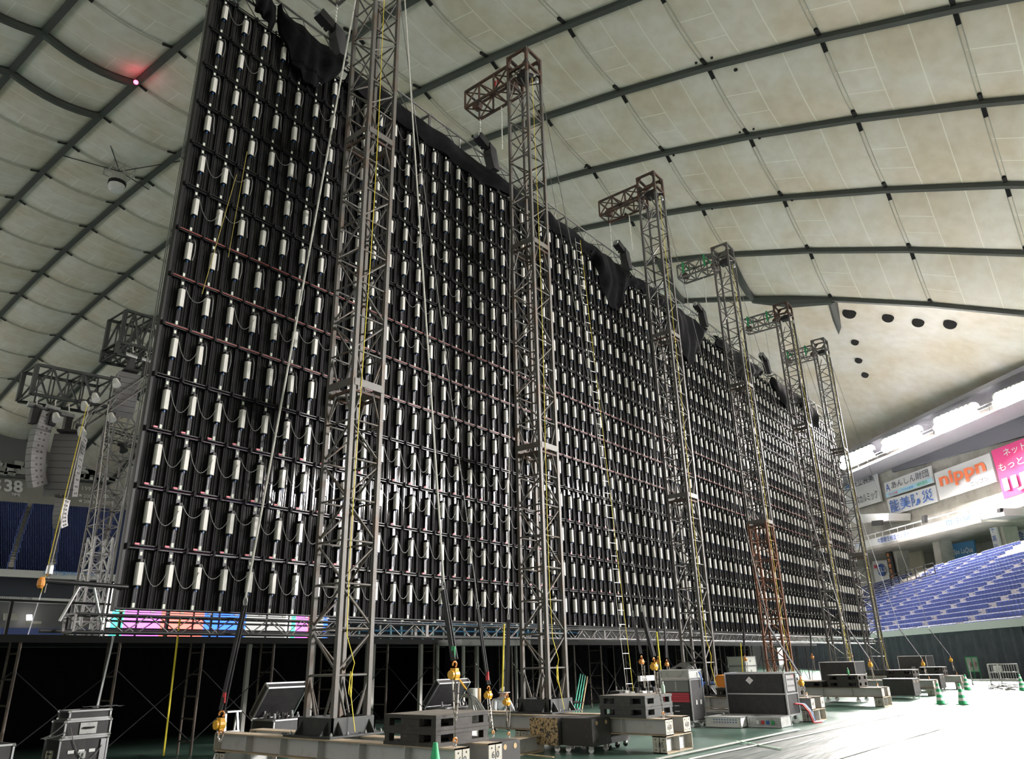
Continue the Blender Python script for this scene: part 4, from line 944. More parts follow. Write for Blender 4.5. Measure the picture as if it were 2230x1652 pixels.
# ================================================================== GUY WIRES, SLINGS, HOISTS
def chain_run(b, p, q, n, r=.018):
    p, q = V(p), V(q); d = (q-p)
    for i in range(n):
        a = p+d*(i/n); e = p+d*((i+.92)/n)
        wd, ht = (r*2.6, r*.9) if i % 2 else (r*.9, r*2.6)
        b.bar(a, e, wd, ht)
def hook(b, c, dirn, r=.05, th=.016):
    c = V(c); pts = []
    for k in range(9):
        a = math.radians(-60+k*33); pts.append(c+V((math.cos(a)*r, 0, math.sin(a)*r)))
    b.tube(pts, th, 6)
def guy(label_w, label_h, top, eye, hoist, anchor, mw='wire', body='hoist_yellow', lever=True, slw=.045, scale=1.0, hoist_on=True, rope=.011, tagm=None):
    top, eye, hoist, anchor = V(top), V(eye), V(hoist), V(anchor)
    t = thing('guy_wire', label_w, 'wire', eye, group='guy wires of the towers')
    b = MB(); b.tube([top, top.lerp(eye, .5)+V((0, 0, -.02)), eye], rope*scale, 6); b.build('wire', mw, t)
    b = MB(); pts = [eye+V((.035*math.cos(a), 0, -.08+.085*math.sin(a)))*1 for a in [math.radians(90+k*36) for k in range(11)]]; b.tube(pts, .011*scale, 5); b.build('eye', 'alu_dull', t)
    b = MB(); d = hoist-eye
    for e in (-.02, .02): b.bar(eye+V((e, 0, -.14)), hoist+V((e*1.5, 0, .10)), slw*scale, .022)
    b.build('sling', 'sling_black', t)
    if tagm: b = MB(); P = eye.lerp(hoist, .88); b.bar(P+V((-.03, -.03, .14)), P+V((-.03, -.03, -.02)), .07, .02); b.build('sling_tag', tagm, t)
    if not hoist_on: return
    h = thing('lever_hoist', label_h, 'hoist', hoist-V((0, 0, .3)), group='yellow chain hoists on the guys'); s = scale*.68
    b = MB(); hook(b, hoist+V((0, 0, .05*s)), None, .055*s, .017*s); b.build('top_hook', 'hoist_orange', h)
    b = MB(); b.tube([hoist+V((-.085*s, 0, -.14*s)), hoist+V((-.06*s, 0, -.14*s)), hoist+V((.06*s, 0, -.14*s)), hoist+V((.085*s, 0, -.14*s))], [.07*s, .10*s, .10*s, .07*s], 12); b.box(hoist.x-.05*s, hoist.y-.07*s, hoist.z-.24*s, hoist.x+.05*s, hoist.y+.07*s, hoist.z-.02*s); b.build('gear_body', body, h)
    b = MB(); b.disc(hoist+V((-.10*s, 0, -.14*s)), (1, 0, 0), .085*s, 14, .03); b.build('hand_wheel', body, h)
    if lever: b = MB(); b.bar(hoist+V((.02, -.02, -.12)), hoist+V((.24*s, -.10*s, -.42*s)), .045*s, .02); b.build('lever', 'hoist_yellow', h); b = MB(); b.bar(hoist+V((.22*s, -.09*s, -.39*s)), hoist+V((.33*s, -.13*s, -.54*s)), .04*s, .03); b.build('grip', 'rubber', h)
    b = MB(); chain_run(b, hoist+V((.02, 0, -.22*s)), anchor+V((0, 0, .16*s)), 18, .012*s); b.build('load_chain', 'chain', h)
    b = MB(); lo_ = hoist.lerp(anchor, .55)
    cp = catenary(hoist+V((-.06, -.02, -.22*s)), hoist+V((.06, -.03, -.26*s)), min(.55, (hoist-anchor).length*.5), 12)
    for i in range(12): b.bar(cp[i], cp[i].lerp(cp[i+1], .9), .03*s if i % 2 else .012, .012 if i % 2 else .03*s)
    b.build('slack_chain', 'chain', h)
    b = MB(); hook(b, anchor+V((0, 0, .10*s)), None, .05*s, .018*s); b.build('bottom_hook', 'hoist_orange', h)
    b = MB(); pts = [anchor+V((.03*math.cos(a), 0, .03+.045*math.sin(a))) for a in [math.radians(k*40) for k in range(10)]]; b.tube(pts, .014*s, 6); b.build('shackle', 'chrome', h)
# nearest tower: one guy to the far end on the left, one to the near end, one across to the right
a0 = OY(480, 1605, 12.28)
guy('guy wire running down left from the nearest tower to its far beam end', 'yellow chain hoist hooked at the left end of the nearest base', (8.6, 11.3, 17.6), OY(535, 1300, 12.25), OY(482, 1560, 12.27), (a0.x, 12.28, .62), 'rope_white', lever=False, slw=.07, scale=1.25, rope=.016, tagm='red_tag')
guy('grey guy wire right of the nearest tower, falling to the ballast block', 'yellow lever hoist with hanging chain above the nearest ballast block', (9.5, 10.7, 18.3), OX(966, 1265, 8.95), OX(990, 1452, 8.80), (8.55, 7.86, .62), 'rope_white', slw=.075, scale=1.1, rope=.015, tagm='green_tag')
guy('thin guy wire slanting right from the nearest tower with a red marked sling', 'yellow hoist left of the crouching worker', (9.5, 10.8, 17.6), OY(1040, 1310, 10.35), OY(1064, 1502, 10.25), OY(1074, 1603, 10.15), 'wire', lever=False, slw=.04, tagm='red_tag')
guy('grey rope hanging beside the second tower to a black sling', 'yellow hoist in front of the crouching worker', (14.75, 11.5, 13.5), OY(1107, 1335, 10.9), OY(1104, 1517, 10.4), OY(1108, 1606, 10.15), 'rope_white', lever=False, slw=.06)
guy('guy wire right of the second tower, falling to the grey ballast block', 'yellow hoist above the grey ballast block', (15.6, 10.7, 18.2), OX(1397, 1318, 15.3), OX(1424, 1440, 15.1), (14.45, 7.7, .62), 'wire', slw=.07, scale=1.05, lever=False)
guy('second guy wire right of the second tower beside the rope ladder', 'orange hook and chain over the grey ballast block', (15.6, 10.8, 17.0), OY(1378, 1330, 9.6), OY(1397, 1433, 9.2), OY(1416, 1518, 8.8), 'wire', slw=.05, lever=False, body='hoist_orange', scale=.8)
guy('rope and black sling hanging between the second and third towers', 'orange hook hanging above the open equipment rack', (22.9, 11.5, 12.5), OY(1446, 1345, 11.2), OY(1452, 1440, 11.1), OY(1455, 1500, 11.0), 'wire', slw=.05, lever=False, body='hoist_orange', scale=.8)
gl_ = [(2, 1745, 1478, 1775, 1568), (3, 1897, 1440, 1918, 1512), (4, 2012, 1440, 2030, 1493), (5, 2072, 1432, 2090, 1475)]
for k, hx, hy, ax, ay in gl_:
    X = BX[k][0]+.05; h_ = OX(hx, hy, X+.12); an = V((X, YN[k]+.15, .62)); ey = h_+V((.1, .75, 1.55))
    guy(f'guy wire slanting down from the {tw[k]} tower towards the camera side', f'yellow hoist at the near beam end of the {tw[k]} tower', (TX[k]+.7, 10.7, 18.2), ey, V((h_.x, max(h_.y, YN[k]+.3), h_.z)), an, 'wire', slw=.055, scale=1.1, lever=False, rope=.009)
for k in (2, 3, 4, 5):
    X = TX[k]-.3; guy(f'rear guy wire of the {tw[k]} tower close to the screen', f'orange chain hook at the rear of the {tw[k]} tower base', (TX[k], 11.4, 17.0), (X, 12.1, 3.3), (X, 12.2, 1.7), (BX[k][0], 12.25, .62), 'wire', slw=.05, lever=False, body='hoist_orange', rope=.008)
# rope ladders
def ladder(label, p, q, w_=.3, n=34, m1='rope_white', m2='rope_yellow'):
    p, q = V(p), V(q); t = thing('rope_ladder', label, 'ladder', q)
    d = (q-p); s = V((.8, -.2, 0)).normalized()*w_/2
    member('side_rope', p-s, q-s, .013, m1, t, round_=True); member('side_rope', p+s, q+s, .013, m2, t, round_=True)
    for i in range(n): c = p.lerp(q, (i+.5)/n); member('rung', c-s, c+s, .016, 'alu', t, round_=True)
ladder('rope ladder hanging before the screen right of the second tower', OY(1258, 520, 12.2), OY(1372, 1505, 10.6), .24, 40)
ladder('yellow rope ladder hanging by the fourth tower', OY(1795, 1150, 12.2), OY(1862, 1475, 10.6), .35, 18, 'rope_yellow', 'rope_white')
for k, (a, b_, Y0, Y1, m, lab, r) in enumerate([((392, 1345), (356, 1645), 15.6, 15.9, 'rope_yellow', 'taut yellow strap from the base truss to the floor on the left', .028), ((247, 1385), (211, 1540), 15.9, 15.9, 'alu', 'bright silver pole leaning beside the left flight case', .035), ((1098, 1358), (1094, 1505), 12.2, 12.2, 'rope_yellow', 'yellow strap hanging left of the second tower', .03), ((1430, 1375), (1443, 1495), 11.8, 11.8, 'rope_yellow', 'yellow strap hanging left of the open rack', .03), ((1613, 1400), (1620, 1500), 12.4, 12.4, 'rope_yellow', 'yellow cord hanging behind the rusty tower section', .03),
        ((515, 380), (440, 640), 12.40, 12.40, 'rope_dull', 'faded yellow strap slanting over the upper left panels', .010), ((538, 330), (497, 560), 12.40, 12.40, 'rope_dull', 'second faded yellow strap on the upper left panels', .009)]):
    o = member('strap', OY(*a, Y0), OY(*b_, Y1), r, m, None); tag(o, lab, 'strap')

# ================================================================== STAGE behind the screen
YS, ZD = 16.3, 2.37
st = thing('stage', 'black stage deck on ladder posts behind the screen', 'stage', (20, YS, 0))
b = MB(); b.box(-4, YS, ZD-.06, 52, YS+11, ZD); b.build('deck', 'deck_black', st)
b = MB(); b.box(-4, YS-.03, ZD-.13, 52, YS, ZD+.01); b.build('fascia', 'deck_black', st)
b = MB(); b.box(16.9, YS-1.0, ZD-.18, 20.2, YS-.05, ZD-.02); b.build('side_platform', 'alu_dull', st)
xs = [3.95+1.835*i for i in range(26)]
for i, X in enumerate(xs):
    far_ = X > 19.5; m = 'brown_post'
    member('post', (X, YS, 0), (X, YS, ZD-.1), .06, m, st, round_=True); member('post', (X+.02, YS+.55, 0), (X+.02, YS+.55, ZD-.1), .05, m, st, round_=True)
    if not far_ or i % 2 == 0:
        for z in (.25, .7, 1.15, 1.6, 2.05): member('ladder_rung', (X, YS, z), (X+.02, YS+.55, z), .035, m, st, round_=True)
    if i+1 < len(xs):
        member('cross_brace', (X, YS+.02, .25), (xs[i+1], YS+.02, 1.75), .022, 'rail_black', st, round_=True); member('cross_brace', (X, YS+.05, 1.75), (xs[i+1], YS+.05, .25), .022, 'rail_black', st, round_=True)
for X, Y in ((12.75, 16.7), (14.7, 16.6), (15.9, 18.2), (16.55, 16.6), (18.3, 17.6), (18.2, 16.4), (20.0, 17.4), (21.4, 17.4), (22.6, 17.8), (11.6, 17.8)): member('white_post', (X, Y, 0), (X, Y, ZD-.1), .10 if X < 17 else .075, 'white_post', st)
X = -2.0
hr = thing('handrail', 'black handrail along the far side of the stage deck', 'railing', (5, 20, ZD))
while X < 12.5: member('rail_post', (X, 20, ZD), (X, 20, ZD+.9), .06 if X < 11 else .05, 'black', hr); X += 1.25
for z in (.9, .05): member('rail_bar', (-2, 20, ZD+z), (12.2, 20, ZD+z), .05, 'black', hr)
b = MB(); b.box(-6, 21.6, 0, 52, 21.7, ZD-.08); tag(b.build('under_stage_curtain', 'black_fabric'), 'black curtain hanging deep under the stage', 'curtain')
dl = [(19.4, 24.5, 'behind the second tower base'), (24.8, 29.8, 'behind the open rack'), (30.2, 38.0, 'behind the orange case'), (38.3, 46.0, 'behind the fifth tower base')]
for x0, x1, lab in dl:
    b = MB(); rows = []
    for i in range(61): u = i/60; X = x0+(x1-x0)*u; rows.append([(X, 18.3+.06*math.sin(i*1.3)+.04*math.sin(i*.45), z) for z in (.02, 1.2, ZD-.1)])
    b.grid(rows); tag(b.build('stage_curtain', 'black_fabric', smooth=True), 'black curtain below the stage deck, '+lab, 'curtain', 'curtains below the stage')
# colour bar screen seen through the gap
lw_ = thing('colour_bar_screen', 'lit LED screen of colour bars seen below the main screen', 'LED screen', (15, 26, ZD))
edges = [222, 236, 247, 264, 345, 440, 533, 620, 632, 642, 668, 682, 703, 712]; cols = ['white', 'cyan', 'green', 'magenta', 'red', 'blue', 'grey', 'white', 'green', 'magenta', 'red', 'grey', 'blue']
for k, c_ in enumerate(cols):
    xa, xb = OY(edges[k], 1385, 26).x, OY(edges[k+1], 1385, 26).x; b = MB(); b.box(xa, 26, ZD, xb-.01, 26.08, 4.4); b.build(c_+'_bar', 'led_'+c_+'_bar', lw_)
xa, xb = OY(222, 1385, 26).x, OY(712, 1385, 26).x
n = 9
for k in range(n+1): X = xa+(xb-xa)*k/n; member('mullion', (X, 25.9, ZD), (X, 25.9, 4.4), .05, 'black', lw_)
for z in (2.72, 2.98, 3.22): member('transom', (xa, 25.9, z), (xb, 25.9, z), .07, 'black', lw_)
# ================================================================== LEFT: SPEAKER TOWER BEYOND THE STAGE
YP = 45.0
def arm_truss(label, pa, pb, ht, dep, m='truss_green'):
    """box girder with a heavy portal at its near end, running away from the camera line"""
    pa, pb = V(pa), V(pb); t = thing('girder_arm', label, 'girder', pa); s = V((0, 1, 0))*dep; Z = V((0, 0, ht)); n = 5
    for o_ in (V((0, 0, 0)), s):
        for z in (V((0, 0, 0)), Z): member('chord', pa+o_+z, pb+o_+z, .16, m, t)
        member('portal_post', pa+o_, pa+o_+Z, .22, m, t)
        for i in range(n):
            p, q = pa.lerp(pb, i/n), pa.lerp(pb, (i+1)/n)
            member('web_bar', p+o_+(Z if i % 2 else V((0, 0, 0))), q+o_+(V((0, 0, 0)) if i % 2 else Z), .10, m, t); member('web_post', q+o_, q+o_+Z, .07, m, t)
    for i in range(n+1):
        p = pa.lerp(pb, i/n)
        for z in (V((0, 0, 0)), Z): member('tie', p+z, p+z+s, .09, m, t)
    return t
arm_truss('dark girder arm high on the left, top one of the stacked pair', OY(262, 745, YP), OY(360, 770, YP), 2.2, 2.2); arm_truss('slim girder arm just below the top one beside the screen edge', OY(253, 770, YP), OY(350, 790, YP), .8, 2.0)
arm_truss('dark girder arm carrying the two left speaker columns', OY(68, 857, YP), OY(235, 885, YP), 1.75, 1.9)
def lattice_mast(label, base, top, w_, bays, m='truss_green'):
    base, top = V(base), V(top); t = thing('lattice_mast', label, 'mast', base); cor = [V((-w_/2, -w_/2, 0)), V((w_/2, -w_/2, 0)), V((w_/2, w_/2, 0)), V((-w_/2, w_/2, 0))]
    for c_ in cor: member('leg', base+c_, top+c_, .10, m, t)
    for i in range(bays):
        p, q = base.lerp(top, i/bays), base.lerp(top, (i+1)/bays)
        for f in range(4):
            a, b_ = cor[f], cor[(f+1) % 4]; member('brace', p+(a if i % 2 else b_), q+(b_ if i % 2 else a), .06, m, t); member('crossbar', p+a, p+b_, .06, m, t)
    return t
pb_ = OY(165, 1400, YP); pt_ = OY(228, 870, YP)
lattice_mast('tall lattice mast behind the left speaker columns', (pb_.x+.8, YP+1, ZD), (pb_.x+.8, YP+1, pt_.z), 1.3, 14, 'steel_far'); lattice_mast('pale lattice mast base seen left of the screen foot', (pb_.x-.5, YP-2, ZD), (pb_.x-.5, YP-2, 8.5), .9, 7, 'alu_dull')
P0, P1 = OY(228, 945, YP+6), OY(305, 965, YP+6); box_truss('lighting_truss', 'short truss with two lamps behind the speaker tower', P0, (P1-P0).normalized(), (P1-P0).length+3, .7, .7, .7, 'truss_green', .09, .05)
P0, P1 = OY(165, 930, YP), OY(330, 820, YP); box_truss('lighting_truss', 'cluttered truss sloping up towards the large speaker cluster', P0, (P1-P0).normalized(), (P1-P0).length, .8, .8, .9, 'steel_far', .09, .05)
def line_array(label, xt, yt, n, hb, wd, dep, yaw, curve, tilt0=0, front='speaker_grey', side='speaker_side', Y=YP):
    top = OY(xt, yt, Y); t = thing('speaker_column', label, 'loudspeaker', top, group='hanging speaker columns'); p = top.copy(); a = math.radians(tilt0)
    f = V((math.sin(yaw), -math.cos(yaw), 0)); s = V((f.y*-1, f.x, 0)).normalized()
    b = MB(); b.bar(top+V((0, 0, .12))-f*dep*.5, top+V((0, 0, .12))+f*dep*.5, wd*.7, .12); b.build('fly_frame', 'black', t)
    for i in range(n):
        fd = f*math.cos(a)-V((0, 0, math.sin(a))); dn = -f*math.sin(a)*1-V((0, 0, math.cos(a)))
        h = hb*.95; A = p; b = MB()
        c = [A+s*wd/2, A-s*wd/2]
        b.mi = 1; fr = [A+s*wd/2, A-s*wd/2, A-s*wd/2+dn*h, A+s*wd/2+dn*h]
        b.prism(fr, -fd*dep); o = b.build('speaker_cabinet', ['speaker_side', side], t)
        b = MB(); b.prism([x+fd*.0 for x in fr], fd*.03); b.build('grille', front, o)
        for e in (-.25, .25): 
            for sd in (1, -1): b = MB(); P = A+s*sd*(wd/2)-fd*dep*(.5+e*.6)+dn*h*.5; b.disc(P, s, .06, 8, .03); b.build('handle_hole', 'black', o)
        p = p+dn*hb; a += math.radians(curve*(.4+1.3*i/n))
    return t
line_array('large grey speaker cluster beside the screen edge', 283, 812, 8, .36, 1.25, .75, math.radians(-10), 4.5, -6)
line_array('curved speaker column hanging farthest left', 88, 893, 12, .37, .45, .85, math.radians(-72), 3.2, -8, 'speaker_side')
line_array('wide double speaker column left of the mast', 150, 945, 9, .40, 1.5, .8, math.radians(-40), 2.2, -4, 'speaker_side')
line_array('small pale speaker column below the wide one', 131, 1085, 7, .24, .5, .5, math.radians(-60), 6, -4, 'speaker_side', 'facade_white')
for k, (x0, y0, x1, y1, lab) in enumerate([(82, 860, 76, 900, 'chain motor over the farthest left speaker column'), (122, 870, 116, 905, 'chain motor right of the farthest left speaker column'), (150, 880, 148, 920, 'chain motor over the wide speaker column'), (290, 745, 286, 790, 'chain motor over the large speaker cluster'), (318, 760, 320, 800, 'second chain motor over the large speaker cluster')]):
    a, c_ = OY(x0, y0, YP), OY(x1, y1, YP); t = thing('chain_motor', lab, 'hoist', c_, group='chain motors on the speaker girders'); member('chain', a, c_+V((0, 0, .5)), .05, 'rope_white', t)
    b = MB(); b.box(c_.x-.2, c_.y-.2, c_.z-.6, c_.x+.15, c_.y+.2, c_.z+.3); b.build('chain_bag', 'black', t); b = MB(); b.tube([c_+V((-.45, 0, .45)), c_+V((.25, 0, .4))], .16, 10); b.build('motor_body', 'alu_dull', t)
for k, (x0, y0, x1, y1, m, lab) in enumerate([(190, 880, 90, 1290, 'rope_yellow', 'yellow rope slanting across the left speaker columns'), (195, 880, 97, 1290, 'rope_white', 'white rope beside the slanting yellow one'), (236, 880, 175, 1385, 'rope_white', 'pale rope along the left speaker mast'), (240, 900, 210, 1385, 'wire', 'thin grey rope right of the speaker mast'), (90, 1290, 60, 1385, 'alu', 'pale pole pair below the outrigger bar'), (275, 1060, 225, 1300, 'wire', 'thin wire close to the left screen edge')]):
    o = member('rope', OY(x0, y0, YP-3), OY(x1, y1, YP-3), .045, m, None, round_=True); tag(o, lab, 'rope')
for k, (x, y) in enumerate(((265, 972), (300, 975), (120, 905), (182, 880), (205, 862), (240, 905), (175, 935), (250, 830))):
    P = OY(x, y, YP-1); t = thing('stage_light', 'small stage lamp on the left rig, '+['hanging left under the short truss', 'hanging right under the short truss', 'by the left motors', 'on the girder end', 'on the upper girder', 'below the big cluster', 'above the wide speaker column', 'at the girder joint'][k], 'lamp', P, group='stage lamps on the left rig')
    b = MB(); b.tube([P+V((0, 0, .1)), P+V((.05, -.25, -.3))], [.16, .24], 10); b.build('lamp_body', 'black' if k < 2 else 'stage_lamp', t); b = MB(); b.box(P.x-.28, P.y-.04, P.z+.0, P.x+.28, P.y+.04, P.z+.28); b.build('yoke', 'black', t)
# ================================================================== CASES, RACKS, TOOLS
def caster(t, x, y, z0=0, r=.05, m='chrome'):
    b = MB(); b.disc((x, y, z0+r), (1, .3, 0), r, 12, .035); w1 = b.build('caster_wheel', m, t)
    b = MB(); b.box(x-.035, y-.035, z0+r*1.15, x+.035, y+.035, z0+r*2.3); b.build('fork', 'alu_dull', w1)
def flight_case(name, label, x0, y0, z0, x1, y1, z1, body='case_black', trim='alu', tw_=.028, casters=False, latches=2, handle=True, cat='case', mid=None, group=None):
    t = thing(name, label, cat, ((x0+x1)/2, (y0+y1)/2, z0 if not casters else 0), group=group)
    b = MB(); e = .006; b.box(x0+e, y0+e, z0+e, x1-e, y1-e, z1-e); b.build('body', body, t)
    for (a, c_) in (((x0, y0), (x1, y0)), ((x1, y0), (x1, y1)), ((x1, y1), (x0, y1)), ((x0, y1), (x0, y0))):
        for z in (z0+tw_/2, z1-tw_/2): member('edge_trim', (*a, z), (*c_, z), tw_, trim, t)
        member('edge_trim', (*a, z0), (*a, z1), tw_, trim, t)
        for z in (z0+.02, z1-.02): b = MB(); b.lathe((*a, z), [(.012, -.028), (.03, -.012), (.03, .012), (.012, .028)], 8); b.build('corner_cap', 'chrome', t)
    if mid:
        for z in mid: member('lid_seam', (x0, y0-.004, z), (x1, y0-.004, z), .03, trim, t); member('lid_seam', (x0-.004, y0, z), (x0-.004, y1, z), .03, trim, t)
    zl = mid[0] if mid else (z0+z1)/2
    for k in range(latches):
        xx = x0+(x1-x0)*(k+1)/(latches+1); b = MB(); b.box(xx-.05, y0-.012, zl-.055, xx+.05, y0+.002, zl+.055); la = b.build('latch', 'alu_dull', t)
        b = MB(); b.bar((xx, y0-.02, zl-.03), (xx, y0-.02, zl+.03), .03, .012); b.build('latch_key', 'chrome', la)
    if handle:
        yy = (y0+y1)/2; zz = z0+(z1-z0)*.55; b = MB(); b.box(x0-.012, yy-.09, zz-.06, x0+.002, yy+.09, zz+.06); ha = b.build('handle_dish', 'alu_dull', t)
        b = MB(); b.tube([(x0-.03, yy-.06, zz+.01), (x0-.035, yy, zz+.01), (x0-.03, yy+.06, zz+.01)], .012, 6); b.build('handle', 'black', ha)
    if casters:
        for (x, y) in ((x0+.1, y0+.1), (x1-.1, y0+.1), (x0+.1, y1-.1), (x1-.1, y1-.1)): caster(t, x, y, 0, (z0)/2.3*.98)
    return t
# left stack of flight cases
Yc = 14.6; xa, xb = OY(134, 1600, Yc).x, OY(236, 1600, Yc).x; yb = OX(102, 1600, xa).y
zt1 = OY(240, 1599, Yc).z; zt2 = OY(240, 1563, Yc).z; zt3 = OY(240, 1542, Yc).z
t = flight_case('flight_case', 'lower flight case with white labels, left edge of the foreground', xa, Yc, .10, xb, yb, zt1, casters=True, latches=1)
for k in range(3):
    b = MB(); P = V((xa+(xb-xa)*(.25+.22*k), Yc-.002, zt1-.22)); b.box(P.x-.05, P.y-.004, P.z-.025, P.x+.05, P.y, P.z+.025); b.build('paper_label', 'sign_white', t)
b = MB(); b.box(xb-.12, Yc-.02, .25, xb-.03, Yc, zt1-.05); b.build('side_strip', 'alu', t)
for k in range(2): member('tube_light', (xa-.02, Yc+.25+.15*k, .25), (xa-.02, Yc+.25+.15*k, zt1-.2), .03, 'cream', t, round_=True)
t = flight_case('flight_case', 'upper flight case with a recessed handle, stacked at the left edge', xa+.05, Yc+.03, zt1+.003, xb+.02, yb-.05, zt2, latches=0, handle=False)
b = MB(); xm = xa+(xb-xa)*.55; zm = (zt1+zt2)/2; b.box(xm-.14, Yc+.018, zm-.09, xm+.14, Yc+.032, zm+.09); ha = b.build('handle_dish', 'alu_dull', t); b = MB(); b.tube([(xm-.09, Yc, zm+.01), (xm, Yc-.012, zm+.01), (xm+.09, Yc, zm+.01)], .016, 6); b.build('handle', 'black', ha)
t = flight_case('flight_case', 'thin lid case on top of the left stack, under grey cloth', xa+.10, Yc+.05, zt2+.003, xb, yb-.1, zt3, latches=0, handle=False)
b = MB(); rows = [[(xa+.5+.09*i, Yc+.08+.1*j, zt3+.015+.025*abs(math.sin(i*1.3+j*.9))) for j in range(6)] for i in range(7)]; b.grid(rows); tag(b.build('grey_cloth', 'sling_black', smooth=True), 'crumpled dark cloth lying on the left case stack', 'cloth')
b = MB(); b.tube(catenary((xa+.02, Yc-.02, zt2-.02), (xa-.28, Yc+.1, zt1+.02), .05, 6)+catenary((xa-.28, Yc+.1, zt1+.02), (xa+.05, Yc-.03, zt1+.1), .03, 5)[1:], .009, 5); tag(b.build('loose_cable', 'cable_grey'), 'grey cable looped off the side of the left case stack', 'cable')
b = MB(); b.tube(catenary((xa+.12, Yc-.015, zt2-.1), (xb-.1, Yc-.03, zt1-.15), .35, 12), .007, 5); tag(b.build('loose_cable', 'cable_grey'), 'thin cable hanging in a curve across the left lower case', 'cable')
flight_case('flight_case', 'small case cut off by the left frame edge', OY(-60, 1640, 14.2).x, 14.2, .1, OY(27, 1640, 14.2).x, 15.0, OY(20, 1619, 14.2).z, casters=True)
# open flight cases
def open_case(label, x0, y0, z0, x1, y1, z1, lean):
    t = flight_case('open_flight_case', label, x0, y0, z0, x1, y1, z1, casters=z0 > .06, latches=2, handle=False)
    b = MB(); b.box(x0+.03, y0+.03, z1-.006, x1-.03, y1-.03, z1+.002); b.build('foam', 'black', t)
    # lid hinged at the back edge, propped open
    h, d = .14, (y1-y0); c, s = math.cos(lean), math.sin(lean)
    def lp(x, u, v_): return V((x, y1-u*c-v_*s*0, z1+u*s))+V((0, v_*s, v_*c))
    b = MB()
    pts = lambda x: [lp(x, 0, 0), lp(x, d, 0), lp(x, d, h), lp(x, 0, h)]
    b.prism(pts(x0), (x1-x0, 0, 0)); ld = b.build('lid', 'case_black', t)
    for x in (x0, x1):
        p = pts(x)
        for i in range(4): member('lid_trim', p[i], p[(i+1) % 4], .03, 'alu', t)
    for i in range(4): member('lid_trim', pts(x0)[i], pts(x1)[i], .03, 'alu', t)
    rr = random.Random(int(x0*10))
    for k in range(12):
        x = x0+.1+(x1-x0-.2)*rr.random(); y = y0+.1+(y1-y0-.2)*rr.random(); b = MB(); b.lathe((x, y, z1), [(.03, 0), (.035, .05), (.02, .06), (.02, .09+.05*rr.random())], 8); b.build('fixture', rr.choice(['black', 'alu_dull', 'chrome', 'black']), t)
    return t
Yo = 13.9; open_case('open flight case full of small fittings behind the nearest tower', OY(597, 1590, Yo).x-.02, Yo, .10, OY(660, 1590, Yo).x+.25, Yo+.75, OY(600, 1567, Yo).z, math.radians(52))
Yo = 14.4; open_case('open flight case with propped lid behind the nearest ballast block', OY(972, 1550, Yo).x, Yo, .10, OY(1040, 1550, Yo).x, Yo+.75, OY(975, 1540, Yo).z, math.radians(50))
# step stool
t = thing('step_stool', 'small folding aluminium step stool on the left beam end', 'stool', OY(510, 1597, 14.2)); P = OY(492, 1597, 14.2); Q = OY(527, 1597, 14.2); zt = OY(510, 1549, 14.2).z; P.z = Q.z = max(0, P.z-.3)
for dy in (0, .35):
    for A, B in ((P, P.lerp(Q, .15)), (Q, Q.lerp(P, .15))): member('leg', A+V((0, dy, -A.z)), V((B.x, B.y+.17, zt)), .035, 'alu', t)
member('tread', (P.x+.02, P.y+.17, zt), (Q.x-.02, P.y+.17, zt), .24, 'alu', t, ht=.03)
for z in (.35, .6): member('step', (P.x+.03, P.y+.07, z*zt), (Q.x-.03, P.y+.07, z*zt), .05, 'alu', t)
# tubes standing beside the open case
for k, (x, m, lab) in enumerate(((1030, 'grey_box', 'upright grey roll beside the open case'), (1043, 'card_tube', 'upright brown cardboard tube beside the open case'))):
    P = OY(x, 1545, 14.0); b = MB(); b.tube([(P.x, 14.0, 0), (P.x, 14.0, OY(x, 1498, 14.0).z)], .12 if k == 0 else .055, 16); tag(b.build('standing_tube', m), lab, 'tube')
# wooden boxes on casters
def wood_box(label, x0, y0, s, hgt, front, side, holes=True):
    t = thing('wooden_box', label, 'box', (x0+s/2, y0+s/2, 0), group='wooden boxes on casters'); z0 = .13
    b = MB(); b.box(x0, y0, z0, x0+s, y0+s, z0+hgt); b.build('carcass', side, t)
    b = MB(); b.box(x0-.012, y0, z0, x0, y0+s, z0+hgt); b.build('worn_panel', front, t)
    b = MB(); b.box(x0, y0-.012, z0, x0+s, y0, z0+hgt); b.build('near_panel', side, t)
    for k in range(2):
        if holes: b = MB(); b.disc((x0+s*(.25+.5*k), y0-.014, z0+hgt*.82), (0, 1, 0), .04, 14, .006); b.build('hand_hole', 'ply_raw', t); b = MB(); b.box(x0+s*(.22+.5*k), y0-.018, z0+hgt*.12, x0+s*(.30+.5*k), y0-.01, z0+hgt*.22); b.build('corner_slot', 'black', t)
    for (x, y) in ((x0+.08, y0+.08), (x0+s-.08, y0+.08), (x0+.08, y0+s-.08), (x0+s-.08, y0+s-.08)): caster(t, x, y, 0, .055)
wood_box('worn plywood wheeled box with flaking black paint', 13.45, 9.56, .70, .50, 'ply_worn', 'ply_black'); wood_box('dark wheeled box with two round hand holes, right of the worn one', 13.55, 8.82, .70, .50, 'ply_black', 'ply_black')
wood_box('dark wheeled box with an orange hand hole beside the nearest beam ends', 9.72, 8.02, .5, .44, 'ply_black', 'ply_black')
wood_box('grey wheeled box in front of the fifth tower base', 34.6, 7.35, 1.1, .62, 'ply_black', 'ply_black'); wood_box('dark wheeled box in front of the sixth tower base', 41.3, 7.6, 1.2, .6, 'ply_black', 'ply_black')
t = thing('low_dolly', 'low black dolly parked under the second tower beams', 'dolly', (14.75, 9.4, 0)); b = MB(); b.box(14.35, 8.9, .12, 15.15, 10.0, .24); b.build('platform', 'case_black', t)
for (x, y) in ((14.42, 8.98), (14.75, 8.98), (15.08, 8.98), (14.42, 9.9), (15.08, 9.9)): caster(t, x, y, 0, .05, 'rubber')
